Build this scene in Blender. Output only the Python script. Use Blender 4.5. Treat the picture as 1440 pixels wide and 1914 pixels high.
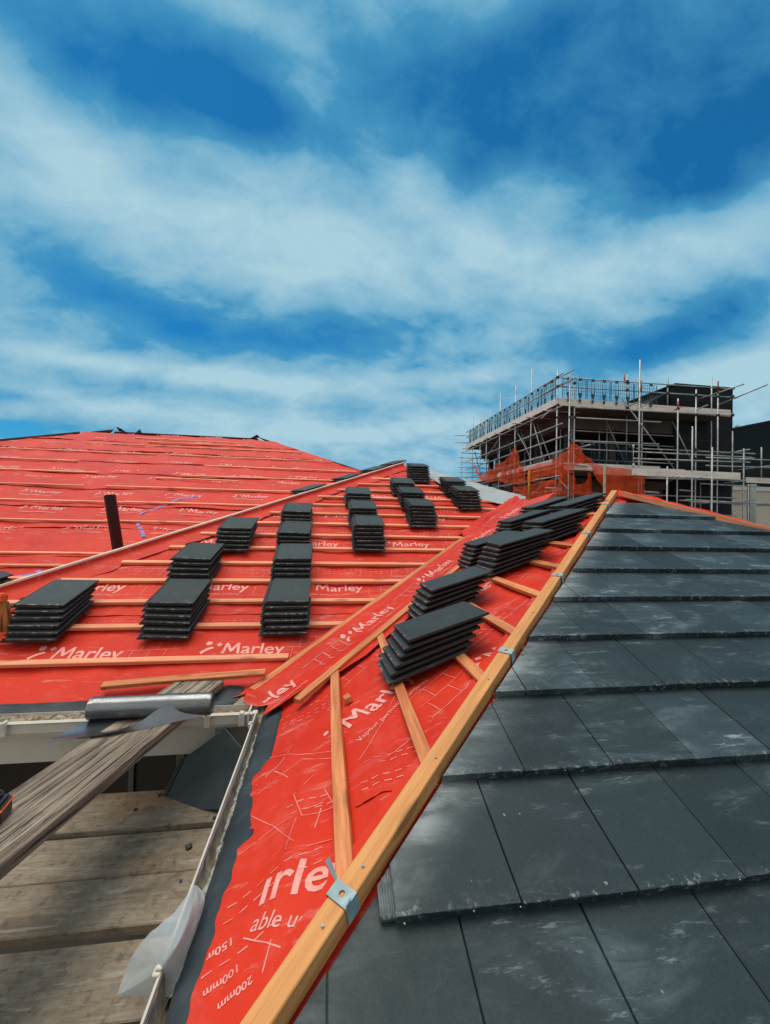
import bpy, bmesh, math, random
from math import sin, cos, tan, pi, radians, sqrt, exp
from mathutils import Vector, Matrix, noise
random.seed(7)
scn = bpy.context.scene
for o in list(bpy.data.objects): bpy.data.objects.remove(o)
ZC = 6.0                                   # camera height above the ground
UPZ = Vector((0, 0, ZC))
V = Vector

# ------------------------------------------------------------------ camera
cam = bpy.data.objects.new('camera', bpy.data.cameras.new('camera'))
scn.collection.objects.link(cam); scn.camera = cam
RR = V((0.98989, -0.14015, 0.02290)).normalized()
FF = V((0.13988, 0.99003, 0.01665)).normalized()
UU = RR.cross(FF).normalized(); RR = FF.cross(UU).normalized()
m = Matrix((RR, UU, -FF)).transposed().to_4x4(); m.translation = UPZ
cam.matrix_world = m
cam.data.sensor_fit = 'HORIZONTAL'; cam.data.sensor_width = 36
cam.data.lens = 762.0 / 1440 * 36
cam.data.clip_start = 0.05; cam.data.clip_end = 3000
FPX = 762.0
def ray(x, y): return FF + RR * ((x - 720) / FPX) - UU * ((y - 957) / FPX)

# ------------------------------------------------------------------ world
def nd(nt, t, **k):
    n = nt.nodes.new(t)
    for a, v in k.items():
        if a.startswith('i_'):
            key = a[2:]; key = int(key) if key.isdigit() else key
            n.inputs[key].default_value = v
        else: setattr(n, a, v)
    return n
def mth(nt, op, a, b=None, c=None, clamp=False):
    n = nt.nodes.new('ShaderNodeMath'); n.operation = op; n.use_clamp = clamp
    for i, v in enumerate((a, b, c)):
        if v is None: continue
        if isinstance(v, (int, float)): n.inputs[i].default_value = v
        else: nt.links.new(v, n.inputs[i])
    return n.outputs[0]
def mixc(nt, f, a, b, mode='MIX'):
    n = nt.nodes.new('ShaderNodeMix'); n.data_type = 'RGBA'; n.blend_type = mode
    for s, v in (('Factor', f), ('A', a), ('B', b)):
        i = [q for q in n.inputs if q.name == s and (q.type == 'RGBA' if s != 'Factor' else q.type == 'VALUE')][0]
        if isinstance(v, (int, float)): i.default_value = v
        elif isinstance(v, tuple): i.default_value = v if len(v) == 4 else v + (1,)
        else: nt.links.new(v, i)
    return [q for q in n.outputs if q.type == 'RGBA'][0]
def maprange(nt, v, a, b, c=0, d=1, smooth=False):
    n = nt.nodes.new('ShaderNodeMapRange'); n.clamp = True
    if smooth: n.interpolation_type = 'SMOOTHSTEP'
    nt.links.new(v, n.inputs[0])
    for i, q in enumerate((a, b, c, d)): n.inputs[i + 1].default_value = q
    return n.outputs[0]

SUN_DIR = V((-0.20, 0.22, 0.95)).normalized()      # towards the sun
w = bpy.data.worlds.new('World'); scn.world = w; w.use_nodes = True
nt = w.node_tree; nt.nodes.clear()
out = nd(nt, 'ShaderNodeOutputWorld'); bg = nd(nt, 'ShaderNodeBackground')
nt.links.new(bg.outputs[0], out.inputs[0])
sky = nd(nt, 'ShaderNodeTexSky'); sky.sky_type = 'NISHITA'; sky.sun_disc = False
sky.sun_elevation = math.asin(SUN_DIR.z); sky.sun_rotation = math.atan2(SUN_DIR.x, SUN_DIR.y)
sky.air_density = 1.0; sky.dust_density = 0.3; sky.ozone_density = 3.0; sky.altitude = 200
tc = nd(nt, 'ShaderNodeTexCoord')
nrm = nd(nt, 'ShaderNodeVectorMath', operation='NORMALIZE'); nt.links.new(tc.outputs['Generated'], nrm.inputs[0])
sep = nd(nt, 'ShaderNodeSeparateXYZ'); nt.links.new(nrm.outputs[0], sep.inputs[0])
zz = mth(nt, 'ADD', mth(nt, 'MAXIMUM', sep.outputs[2], 0.0), 0.42)
comb = nd(nt, 'ShaderNodeCombineXYZ')
nt.links.new(mth(nt, 'DIVIDE', sep.outputs[0], zz), comb.inputs[0])
nt.links.new(mth(nt, 'DIVIDE', sep.outputs[1], zz), comb.inputs[1])
def cloudnoise(scale, detail, rough, rot, sx, sy, dist=0.0):
    mp = nd(nt, 'ShaderNodeMapping'); nt.links.new(comb.outputs[0], mp.inputs[0])
    mp.inputs['Rotation'].default_value = (0, 0, rot); mp.inputs['Scale'].default_value = (sx, sy, 1)
    n = nd(nt, 'ShaderNodeTexNoise'); nt.links.new(mp.outputs[0], n.inputs['Vector'])
    n.inputs['Scale'].default_value = scale; n.inputs['Detail'].default_value = detail
    n.inputs['Roughness'].default_value = rough; n.inputs['Distortion'].default_value = dist
    return n.outputs[0]
n1 = cloudnoise(2.3, 9, .56, .35, .9, 1.25, .25)
n2 = cloudnoise(7.5, 10, .60, .2, .9, 1.3, .3)
# the cloud field: large soft banks and clear gaps, each given by a direction and an angular width
BLOBS = [  # x, y, radius x, radius y (photo pixels at the view centre scale), weight
 (400, 165, 120, 75, -.95), (490, 235, 90, 60, -.75), (200, 110, 120, 80, -.45), (900, 225, 160, 110, -.8), (880, 320, 50, 60, -.45),
 (1130, 180, 200, 150, -.65), (1010, 60, 160, 80, -.7), (1250, 330, 160, 90, -.75), (700, 140, 120, 90, -.35), (1400, 90, 200, 130, -.45),
 (1390, 260, 120, 80, -.3), (60, 30, 130, 50, -.3), (620, 270, 60, 60, -.2), (1360, 345, 130, 40, -.35),
 (330, 590, 140, 42, -.62), (640, 615, 170, 45, -.7), (190, 545, 70, 25, -.3), (1290, 610, 130, 40, -.5), (1210, 660, 110, 30, -.55), (500, 640, 160, 28, -.4),
 (30, 742, 90, 14, -.7), (10, 800, 70, 14, -.55), (830, 755, 120, 14, -.3), (1060, 640, 90, 40, -.3), (0, 310, 90, 80, -.15),
 (130, 330, 190, 120, .55), (400, 420, 260, 110, .75), (700, 440, 220, 100, .7), (960, 450, 240, 80, .75), (1280, 470, 220, 70, .7),
 (40, 210, 110, 80, .5), (450, 15, 110, 45, .45), (570, 150, 60, 110, .3), (560, 300, 120, 70, .3), (1050, 520, 200, 50, .45), (800, 340, 60, 50, .2),
 (120, 665, 210, 24, .7), (480, 712, 240, 24, .7), (820, 705, 190, 24, .5), (300, 775, 420, 30, .7), (760, 800, 260, 28, .75), (1380, 690, 180, 45, .85), (1400, 800, 140, 60, .5),
 (330, 560, 70, 22, .25), (640, 850, 300, 30, .5), (880, 640, 130, 30, .3), (1160, 290, 90, 160, .2)]
field = None
for bx, by, rx, ry, wt in BLOBS:
    wt *= .98 if wt < 0 else (.85 if by < 640 else 1.15)
    d = ray(bx, by).normalized()
    ex = (ray(bx + 10, by).normalized() - ray(bx - 10, by).normalized()) / 20; ey = (ray(bx, by + 10).normalized() - ray(bx, by - 10).normalized()) / 20
    ax = ex / ex.length_squared / rx; ay = ey / ey.length_squared / ry
    sub = nd(nt, 'ShaderNodeVectorMath', operation='SUBTRACT'); nt.links.new(nrm.outputs[0], sub.inputs[0]); sub.inputs[1].default_value = d
    def dt(a):
        q = nd(nt, 'ShaderNodeVectorMath', operation='DOT_PRODUCT'); nt.links.new(sub.outputs[0], q.inputs[0]); q.inputs[1].default_value = a; return q.outputs['Value']
    a2 = dt(ax); b2 = dt(ay)
    e2 = mth(nt, 'ADD', mth(nt, 'MULTIPLY', a2, a2), mth(nt, 'MULTIPLY', b2, b2))
    # radial term so that the far side of the sky is not affected
    ff = mth(nt, 'GREATER_THAN', dt(d), -0.9)
    g = mth(nt, 'MULTIPLY', mth(nt, 'MULTIPLY', mth(nt, 'POWER', 2.718, mth(nt, 'MULTIPLY', e2, -1.0)), wt), ff)
    field = g if field is None else mth(nt, 'ADD', field, g)
tot = mth(nt, 'ADD', mth(nt, 'ADD', field, mth(nt, 'MULTIPLY', mth(nt, 'SUBTRACT', n1, .5), 2.5)), mth(nt, 'MULTIPLY', mth(nt, 'SUBTRACT', n2, .5), 1.5))
cmask = maprange(nt, tot, -.90, .90)
# clear-sky colour: Nishita, tinted towards the photograph's deep cyan blue
tint = mixc(nt, 1.0, sky.outputs[0], (0.12, .92, 1.28), 'MULTIPLY')
scl = nd(nt, 'ShaderNodeVectorMath', operation='SCALE'); nt.links.new(tint, scl.inputs[0]); scl.inputs['Scale'].default_value = 1.0
skyb = scl.outputs[0]
thin = mixc(nt, maprange(nt, cmask, .0, .55), skyb, (1.05, 4.5, 7.3))
cl = mixc(nt, maprange(nt, cmask, .38, 1.18), thin, (6.3, 9.0, 9.9))
# unseen white cloud added overhead and behind the camera as neutral fill light
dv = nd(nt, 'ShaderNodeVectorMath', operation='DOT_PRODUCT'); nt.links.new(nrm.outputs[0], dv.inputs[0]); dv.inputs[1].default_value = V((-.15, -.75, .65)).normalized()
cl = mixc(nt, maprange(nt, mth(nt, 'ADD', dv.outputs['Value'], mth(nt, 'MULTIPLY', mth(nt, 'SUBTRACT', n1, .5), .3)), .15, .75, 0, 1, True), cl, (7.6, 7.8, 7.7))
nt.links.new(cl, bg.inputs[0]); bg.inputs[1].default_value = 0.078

sun = bpy.data.objects.new('sun', bpy.data.lights.new('sun', 'SUN')); scn.collection.objects.link(sun)
sun.data.energy = 2.8; sun.data.angle = radians(46); sun.data.color = (1.0, 0.90, 0.76)
sun.rotation_euler = SUN_DIR.to_track_quat('Z', 'Y').to_euler(); sun.location = (0, 0, 30)
scn.view_settings.view_transform = 'Standard'; scn.view_settings.look = 'None'
scn.view_settings.gamma = 1; scn.view_settings.exposure = 0.0

# ------------------------------------------------------------------ materials
def new_mat(name, rough=.6, spec=.5, metal=0):
    mt = bpy.data.materials.new(name); mt.use_nodes = True
    nt = mt.node_tree; b = nt.nodes['Principled BSDF']
    b.inputs['Roughness'].default_value = rough; b.inputs['Metallic'].default_value = metal
    b.inputs['Specular IOR Level'].default_value = spec
    return mt, nt, b
def tex(nt, kind='Object', scale=1, sc=(1, 1, 1), detail=5, rough=.55, rot=(0, 0, 0), dist=0):
    c = nd(nt, 'ShaderNodeTexCoord'); mp = nd(nt, 'ShaderNodeMapping'); nt.links.new(c.outputs[kind], mp.inputs[0])
    mp.inputs['Scale'].default_value = sc; mp.inputs['Rotation'].default_value = rot
    n = nd(nt, 'ShaderNodeTexNoise'); nt.links.new(mp.outputs[0], n.inputs['Vector'])
    n.inputs['Scale'].default_value = scale; n.inputs['Detail'].default_value = detail
    n.inputs['Roughness'].default_value = rough; n.inputs['Distortion'].default_value = dist
    return n.outputs[0]
def bump(nt, b, h, strength=.3, dist=.002):
    n = nd(nt, 'ShaderNodeBump'); n.inputs['Strength'].default_value = strength; n.inputs['Distance'].default_value = dist
    nt.links.new(h, n.inputs['Height']); nt.links.new(n.outputs[0], b.inputs['Normal'])
def simple(name, col, rough=.6, metal=0, var=.25, scale=8, bumpv=.15, spec=.5, dirt=None):
    mt, nt, b = new_mat(name, rough, spec, metal)
    n = tex(nt, scale=scale); n2_ = tex(nt, scale=scale * 9, detail=3)
    c = mixc(nt, maprange(nt, n, .3, .7), tuple(x * (1 - var) for x in col), tuple(min(1, x * (1 + var)) for x in col))
    if dirt:
        c = mixc(nt, maprange(nt, tex(nt, scale=scale * .7, detail=8, rough=.7), .48, .68), c, dirt)
    nt.links.new(c, b.inputs['Base Color'])
    if bumpv: bump(nt, b, n2_, bumpv, .002)
    return mt
def rnd(nt):
    o = nd(nt, 'ShaderNodeObjectInfo'); return o.outputs['Random']

def wood(name, light, dark, grain=1.0, rough=.65, crack=0, knots=True):
    mt, nt, b = new_mat(name, rough, .3)
    c = nd(nt, 'ShaderNodeTexCoord'); r = rnd(nt)
    off = nd(nt, 'ShaderNodeCombineXYZ'); nt.links.new(mth(nt, 'MULTIPLY', r, 37.0), off.inputs[0]); nt.links.new(mth(nt, 'MULTIPLY', r, 11.0), off.inputs[1])
    add = nd(nt, 'ShaderNodeVectorMath', operation='ADD'); nt.links.new(c.outputs['Object'], add.inputs[0]); nt.links.new(off.outputs[0], add.inputs[1])
    def nz(scale, sc, detail=5, rough=.6, dist=0):
        mp = nd(nt, 'ShaderNodeMapping'); nt.links.new(add.outputs[0], mp.inputs[0]); mp.inputs['Scale'].default_value = sc
        n = nd(nt, 'ShaderNodeTexNoise'); nt.links.new(mp.outputs[0], n.inputs['Vector']); n.inputs['Scale'].default_value = scale
        n.inputs['Detail'].default_value = detail; n.inputs['Roughness'].default_value = rough; n.inputs['Distortion'].default_value = dist
        return n.outputs[0]
    g = nz(28 * grain, (.06, 1, 1), 6, .6, .4); g2 = nz(90 * grain, (.05, 1, 1), 4, .6); big = nz(3, (.5, 1, 1), 4)
    f = mth(nt, 'ADD', mth(nt, 'MULTIPLY', g, .6), mth(nt, 'MULTIPLY', g2, .4))
    col = mixc(nt, maprange(nt, f, .40, .58), dark, light)
    fib = nz(260 * grain, (.03, 1, 1), 3, .6)
    col = mixc(nt, mth(nt, 'MULTIPLY', maprange(nt, fib, .54, .68), .25), col, tuple(x * .6 for x in dark))
    col = mixc(nt, mth(nt, 'MULTIPLY', maprange(nt, big, .45, .75), .45), col, tuple(x * .55 for x in light))
    if knots:
        mp = nd(nt, 'ShaderNodeMapping'); nt.links.new(add.outputs[0], mp.inputs[0]); mp.inputs['Scale'].default_value = (2.2, 7, 7)
        vo = nd(nt, 'ShaderNodeTexVoronoi'); nt.links.new(mp.outputs[0], vo.inputs['Vector']); vo.inputs['Scale'].default_value = 1.3
        k = maprange(nt, vo.outputs['Distance'], .12, .24, 1, 0, True)
        col = mixc(nt, mth(nt, 'MULTIPLY', k, .65), col, tuple(x * .4 for x in dark))
    if crack:
        cr = nz(85, (.028, 1, 1), 8, .72, .9)
        ck = maprange(nt, cr, .41, .455, 1, 0)
        ck = mth(nt, 'MULTIPLY', ck, crack)
        col = mixc(nt, ck, col, (.018, .014, .011))
        f = mth(nt, 'SUBTRACT', f, mth(nt, 'MULTIPLY', ck, .6))
    v = mth(nt, 'ADD', mth(nt, 'MULTIPLY', r, .35), .82)
    hsv = nd(nt, 'ShaderNodeHueSaturation'); nt.links.new(col, hsv.inputs['Color']); nt.links.new(v, hsv.inputs['Value'])
    nt.links.new(hsv.outputs[0], b.inputs['Base Color'])
    bump(nt, b, f, .45 if not crack else .9, .0015 if not crack else .004)
    return mt
M_batten = wood('batten_wood', (.76, .30, .12), (.50, .15, .05))
M_batp = wood('pinkish_batten_wood', (.90, .40, .22), (.76, .26, .13))
M_hip = wood('hip_timber', (.70, .33, .115), (.56, .235, .075), 1.3)
M_pale = wood('pale_wood', (.95, .78, .64), (.85, .60, .46), .8)
M_plank = wood('weathered_plank', (.33, .275, .215), (.12, .088, .062), .8, .85, crack=.85)
M_toe = wood('scaffold_board_pale', (.86, .82, .76), (.68, .63, .57), .3)

def deck_mat():
    mt, nt, b = new_mat('deck_board_wood', .9, .2)
    c = nd(nt, 'ShaderNodeTexCoord'); r = rnd(nt)
    off = nd(nt, 'ShaderNodeCombineXYZ'); nt.links.new(mth(nt, 'MULTIPLY', r, 37.0), off.inputs[0])
    add = nd(nt, 'ShaderNodeVectorMath', operation='ADD'); nt.links.new(c.outputs['Object'], add.inputs[0]); nt.links.new(off.outputs[0], add.inputs[1])
    def nz(scale, sc, detail=6, rough=.65, dist=0, rot=0):
        mp = nd(nt, 'ShaderNodeMapping'); nt.links.new(add.outputs[0], mp.inputs[0]); mp.inputs['Scale'].default_value = sc; mp.inputs['Rotation'].default_value = (0, 0, rot)
        n = nd(nt, 'ShaderNodeTexNoise'); nt.links.new(mp.outputs[0], n.inputs['Vector']); n.inputs['Scale'].default_value = scale
        n.inputs['Detail'].default_value = detail; n.inputs['Roughness'].default_value = rough; n.inputs['Distortion'].default_value = dist
        return n.outputs[0]
    g = nz(60, (.09, 1, 1), 8, .7, .9); s = nz(5, (1, 1.6, 1), 8, .72); s2_ = nz(24, (1, 1, 1), 6, .7); sc = nz(30, (.12, 1, 1), 4, .6, 0, .9); blot = nz(9, (.8, 1, 1), 8, .75, .6)
    warm = nz(2.2, (.6, 1.4, 1), 5, .6)
    col = mixc(nt, maprange(nt, g, .35, .65), (.20, .165, .122), (.31, .262, .20))
    col = mixc(nt, mth(nt, 'MULTIPLY', maprange(nt, warm, .50, .68), .6), col, (.36, .20, .09))
    col = mixc(nt, mth(nt, 'MULTIPLY', maprange(nt, s, .46, .64), .62), col, (.115, .10, .08))
    col = mixc(nt, mth(nt, 'MULTIPLY', maprange(nt, s2_, .54, .66), .3), col, (.42, .35, .26))
    col = mixc(nt, mth(nt, 'MULTIPLY', maprange(nt, s2_, .44, .38), .45), col, (.06, .045, .035))
    col = mixc(nt, mth(nt, 'MULTIPLY', maprange(nt, sc, .62, .68), .4), col, (.50, .46, .40))
    col = mixc(nt, mth(nt, 'MULTIPLY', maprange(nt, blot, .54, .68), .45), col, (.40, .355, .29))
    col = mixc(nt, mth(nt, 'MULTIPLY', maprange(nt, blot, .46, .34), .5), col, (.10, .078, .055))
    nt.links.new(col, b.inputs['Base Color'])
    bump(nt, b, mth(nt, 'ADD', g, mth(nt, 'ADD', s2_, s)), .8, .004)
    return mt
M_deck = deck_mat()

def red_mat(name='red_underlay', near=1.0, base=(.72, .044, .017), dk=(.55, .024, .012), dust=(.66, .19, .16)):
    mt, nt, b = new_mat(name, .5, .14)
    n = tex(nt, scale=1.7, detail=6, rough=.6); f = tex(nt, scale=420, detail=2); d = tex(nt, scale=3.2, sc=(1, 1, 1), detail=9, rough=.72, dist=.6)
    sm = tex(nt, scale=7, sc=(.5, 2.4, 1), detail=8, rough=.75, rot=(0, 0, .9))
    col = mixc(nt, maprange(nt, n, .3, .7), dk, base)
    col = mixc(nt, mth(nt, 'MULTIPLY', maprange(nt, d, .53, .72), .34), col, dust)
    col = mixc(nt, mth(nt, 'MULTIPLY', maprange(nt, sm, .57, .70), .55 * near), col, (.72, .36, .30))
    col = mixc(nt, mth(nt, 'MULTIPLY', maprange(nt, f, .3, .7), .10), col, (.35, .01, .01))
    nt.links.new(col, b.inputs['Base Color'])
    nt.links.new(maprange(nt, d, .4, .7, .42, .65), b.inputs['Roughness'])
    bump(nt, b, mth(nt, 'ADD', mth(nt, 'MULTIPLY', f, .5), mth(nt, 'MULTIPLY', tex(nt, scale=13, detail=6, rough=.62, dist=.7), 1.6)), .5, .006)
    return mt
M_red = red_mat()
M_print, _nt, _b = new_mat('underlay_print', .55, .3)
_n = tex(_nt, scale=22, detail=6, rough=.7)
_nt.links.new(mixc(_nt, maprange(_nt, _n, .34, .64), (.86, .44, .40), (.78, .26, .22)), _b.inputs['Base Color'])
M_printL, _nt, _b = new_mat('underlay_fine_print', .55, .3)
_n = tex(_nt, scale=14, detail=5)
_nt.links.new(mixc(_nt, maprange(_nt, _n, .35, .65), (.86, .36, .30), (.74, .14, .11)), _b.inputs['Base Color'])

def slate(name, laid):
    mt, nt, b = new_mat(name, .58, .28 if laid else .22)
    r = rnd(nt)
    n = tex(nt, scale=5, detail=6); f = tex(nt, scale=300, detail=3, rough=.7)
    col = mixc(nt, maprange(nt, n, .3, .7), (.011, .021, .025) if laid else (.024, .035, .038), (.019, .032, .037) if laid else (.038, .052, .055))
    if laid:
        att = nd(nt, 'ShaderNodeAttribute'); att.attribute_name = 'tile'      # per tile tone, chips, dust
        sp = nd(nt, 'ShaderNodeSeparateColor'); nt.links.new(att.outputs['Color'], sp.inputs[0])
        col = mixc(nt, mth(nt, 'MULTIPLY', sp.outputs[0], .8), col, (.034, .058, .068))
        sm = tex(nt, scale=2.6, sc=(1.0, 2.6, 1), detail=10, rough=.62, rot=(0, 0, -.75), dist=1.0)
        sm2 = tex(nt, scale=9, sc=(.5, 2.0, 1), detail=9, rough=.68, rot=(0, 0, -.75), dist=.8)
        a1 = maprange(nt, sm, .52, .74); a1 = mth(nt, 'MULTIPLY', a1, maprange(nt, sm2, .40, .64))
        a1 = mth(nt, 'MULTIPLY', a1, mth(nt, 'ADD', mth(nt, 'MULTIPLY', sp.outputs[0], 1.1), .30))
        col = mixc(nt, mth(nt, 'MULTIPLY', a1, .65, clamp=True), col, (.20, .27, .30))
        hz = maprange(nt, sm, .44, .60, 0, .35)
        col = mixc(nt, mth(nt, 'MULTIPLY', hz, sp.outputs[0]), col, (.07, .105, .12))
        st = tex(nt, scale=15, sc=(.45, 2.6, 1), detail=9, rough=.74, rot=(0, 0, -.95), dist=.3)
        sk = mth(nt, 'MULTIPLY', maprange(nt, st, .57, .635), maprange(nt, sm, .46, .58))
        col = mixc(nt, mth(nt, 'MULTIPLY', sk, mth(nt, 'ADD', mth(nt, 'MULTIPLY', sp.outputs[0], .95), .12), clamp=True), col, (.27, .34, .37))
        # cement dust from cutting, near the hip (blue channel = distance from the cut line)
        hipd = maprange(nt, sp.outputs[2], .0, .20, 1, 0)
        hipd = mth(nt, 'MULTIPLY', mth(nt, 'MULTIPLY', hipd, hipd), maprange(nt, mth(nt, 'ADD', mth(nt, 'MULTIPLY', sm, .4), mth(nt, 'MULTIPLY', sm2, .6)), .40, .60, .25, 1))
        hipd = mth(nt, 'MULTIPLY', hipd, att.outputs['Alpha'])
        col = mixc(nt, mth(nt, 'MULTIPLY', hipd, .9, clamp=True), col, (.40, .46, .48))
        ch = mth(nt, 'MULTIPLY', maprange(nt, tex(nt, scale=42, detail=8, rough=.78), .54, .64), maprange(nt, tex(nt, scale=4.3, detail=3), .40, .56, .30, 1))
        nz_ = tex(nt, scale=6, detail=3)
        edge = mth(nt, 'MULTIPLY', maprange(nt, mth(nt, 'ADD', sp.outputs[1], mth(nt, 'MULTIPLY', mth(nt, 'SUBTRACT', nz_, .5), -.05)), .004, .028, 1, 0), ch)
        col = mixc(nt, mth(nt, 'MULTIPLY', edge, .8), col, (.36, .42, .43))
        gr_ = tex(nt, scale=150, detail=4, rough=.8)
        col = mixc(nt, mth(nt, 'MULTIPLY', maprange(nt, gr_, .55, .75), .30), col, (.09, .12, .13))
        col = mixc(nt, mth(nt, 'MULTIPLY', maprange(nt, gr_, .45, .30), .4), col, (.006, .011, .013))
        spk = maprange(nt, tex(nt, scale=30, detail=2), .76, .78)
        col = mixc(nt, mth(nt, 'MULTIPLY', spk, .5), col, (.35, .42, .44))
        fine = tex(nt, scale=7, sc=(.12, 5.5, 1), detail=7, rough=.75, rot=(0, 0, -1.05))
        col = mixc(nt, mth(nt, 'MULTIPLY', maprange(nt, fine, .70, .74), .3), col, (.25, .31, .33))
        fr = maprange(nt, tex(nt, scale=26, sc=(1, .5, 1), detail=5, rough=.7), .3, .7, .50, .62)
        nt.links.new(fr, b.inputs['Roughness'])
    else:
        c = nd(nt, 'ShaderNodeTexCoord'); s = nd(nt, 'ShaderNodeSeparateXYZ'); nt.links.new(c.outputs['Object'], s.inputs[0])
        e = mth(nt, 'MULTIPLY', maprange(nt, s.outputs[1], .014, .0, 0, 1), maprange(nt, s.outputs[2], .012, .020))
        oi = nd(nt, 'ShaderNodeVectorMath', operation='ADD'); nt.links.new(c.outputs['Object'], oi.inputs[0])
        cmb = nd(nt, 'ShaderNodeCombineXYZ'); nt.links.new(mth(nt, 'MULTIPLY', r, 30.0), cmb.inputs[0]); nt.links.new(cmb.outputs[0], oi.inputs[1])
        nn = nd(nt, 'ShaderNodeTexNoise'); nt.links.new(oi.outputs[0], nn.inputs['Vector']); nn.inputs['Scale'].default_value = 26; nn.inputs['Detail'].default_value = 6; nn.inputs['Roughness'].default_value = .75
        col = mixc(nt, mth(nt, 'MULTIPLY', mth(nt, 'MULTIPLY', e, maprange(nt, nn.outputs[0], .50, .60)), .8), col, (.42, .38, .34))
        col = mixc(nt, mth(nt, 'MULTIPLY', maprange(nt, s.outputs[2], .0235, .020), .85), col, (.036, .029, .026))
        sm = nd(nt, 'ShaderNodeTexNoise'); nt.links.new(oi.outputs[0], sm.inputs['Vector']); sm.inputs['Scale'].default_value = 7; sm.inputs['Detail'].default_value = 8; sm.inputs['Roughness'].default_value = .7
        col = mixc(nt, mth(nt, 'MULTIPLY', maprange(nt, sm.outputs[0], .58, .72), .35), col, (.12, .15, .16))
    hv = nd(nt, 'ShaderNodeHueSaturation'); nt.links.new(col, hv.inputs['Color']); nt.links.new(mth(nt, 'ADD', mth(nt, 'MULTIPLY', r, .5), .8), hv.inputs['Value'])
    nt.links.new(hv.outputs[0] if not laid else col, b.inputs['Base Color'])
    bump(nt, b, mth(nt, 'ADD', mth(nt, 'MULTIPLY', f, .6), tex(nt, scale=30, detail=4)), .3, .0018)
    return mt
M_slate = slate('concrete_roof_tile', False)
M_laid = slate('laid_roof_tile', True)
M_cut = simple('cut_tile', (.020, .032, .036), .55, 0, .2, 5, .2, dirt=(.055, .07, .075))
M_felt = simple('grey_eaves_felt', (.026, .038, .046), .6, 0, .3, 6, .3, dirt=(.055, .072, .082), spec=.25)
M_greymem = simple('grey_membrane', (.33, .37, .39), .6, 0, .1, 4, .2)
M_white = simple('white_upvc', (.62, .60, .53), .45, 0, .06, 4, .05, dirt=(.46, .43, .36))
M_dirtyw = simple('dirty_gutter', (.20, .17, .12), .8, 0, .4, 20, .5, dirt=(.44, .38, .30))
M_mort = simple('mortar_debris', (.34, .27, .20), .95, 0, .5, 40, .9, dirt=(.09, .065, .045))
M_cement = simple('cement_crumb', (.40, .39, .36), .95, 0, .3, 60, .8, dirt=(.10, .09, .075))
M_black = simple('black_plastic', (.014, .012, .012), .35, 0, .2, 8, .05)
M_darkw = simple('dark_opening', (.012, .013, .014), .3, 0, .2, 3, 0)
M_frame = simple('grey_frame', (.16, .16, .155), .5, 0, .1)
M_galv = simple('galvanised_steel', (.27, .38, .41), .6, .25, .25, 30, .1, dirt=(.24, .29, .30))
M_rust = simple('red_painted_tube', (.42, .10, .06), .6, .1, .3, 12, .1)
M_steel = simple('scaffold_tube_steel', (.40, .44, .44), .5, .35, .3, 3, .1, dirt=(.20, .20, .19))
M_steeld = simple('dark_steel_mesh', (.055, .085, .10), .5, .4, .3, 3, 0)
M_coupl = simple('coupler_steel', (.045, .045, .045), .6, .4, .3, 20, .1)
M_clad = simple('dark_cladding', (.012, .017, .020), .75, 0, .15, .6, .05, spec=.15)
M_cladr = simple('black_roof_cladding', (.008, .015, .019), .8, 0, .15, .3, .05, spec=.12)
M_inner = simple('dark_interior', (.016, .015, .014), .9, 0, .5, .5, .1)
M_conc = simple('concrete_soffit', (.07, .062, .055), .9, 0, .3, 1.2, .2)
M_beige = simple('beige_render', (.50, .47, .40), .8, 0, .06, .5, .05)
M_yellow = simple('yellow_plastic', (.72, .48, .04), .5, 0, .1)
M_orange = simple('orange_plastic', (.85, .12, .03), .45, 0, .1)
M_ground = simple('site_ground', (.17, .13, .09), .95, 0, .4, .3, .5, dirt=(.25, .22, .17))
M_blue = simple('blue_chalk', (.20, .28, .62), .9, 0, .5, 30, .2, dirt=(.55, .12, .16))
M_darkwood = simple('dark_stained_wood', (.16, .055, .025), .6, 0, .4, 12, .3)
M_wall = simple('house_wall_render', (.22, .21, .19), .85, 0, .2, 3, .3)

def metal_roll():
    mt, nt, b = new_mat('rolled_sheet_metal', .30, .5, .9)
    g = tex(nt, scale=26, sc=(.04, 1, 1), detail=6, rough=.6); s = tex(nt, scale=5, sc=(1, 1, 1), detail=7, rough=.7)
    col = mixc(nt, maprange(nt, g, .35, .65), (.28, .30, .32), (.52, .55, .57))
    col = mixc(nt, mth(nt, 'MULTIPLY', maprange(nt, s, .52, .72), .6), col, (.16, .17, .18))
    nt.links.new(col, b.inputs['Base Color']); nt.links.new(maprange(nt, s, .3, .7, .22, .45), b.inputs['Roughness'])
    bump(nt, b, s, .25, .003)
    return mt
M_roll = metal_roll()
def brick_mat():
    mt, nt, b = new_mat('brick_and_board', .9, .2)
    c = nd(nt, 'ShaderNodeTexCoord'); sp = nd(nt, 'ShaderNodeSeparateXYZ'); nt.links.new(c.outputs['Object'], sp.inputs[0])
    cb = nd(nt, 'ShaderNodeCombineXYZ'); nt.links.new(mth(nt, 'ADD', sp.outputs[0], sp.outputs[1]), cb.inputs[0]); nt.links.new(sp.outputs[2], cb.inputs[1])
    br = nd(nt, 'ShaderNodeTexBrick'); nt.links.new(cb.outputs[0], br.inputs['Vector']); br.inputs['Scale'].default_value = 4.4
    br.inputs['Color1'].default_value = (.27, .10, .055, 1); br.inputs['Color2'].default_value = (.20, .085, .05, 1); br.inputs['Mortar'].default_value = (.30, .24, .18, 1)
    n = tex(nt, scale=.9, detail=6)
    nt.links.new(mixc(nt, mth(nt, 'MULTIPLY', maprange(nt, n, .45, .7), .6), br.outputs[0], (.09, .045, .03)), b.inputs['Base Color'])
    return mt
M_brick = brick_mat()
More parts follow.
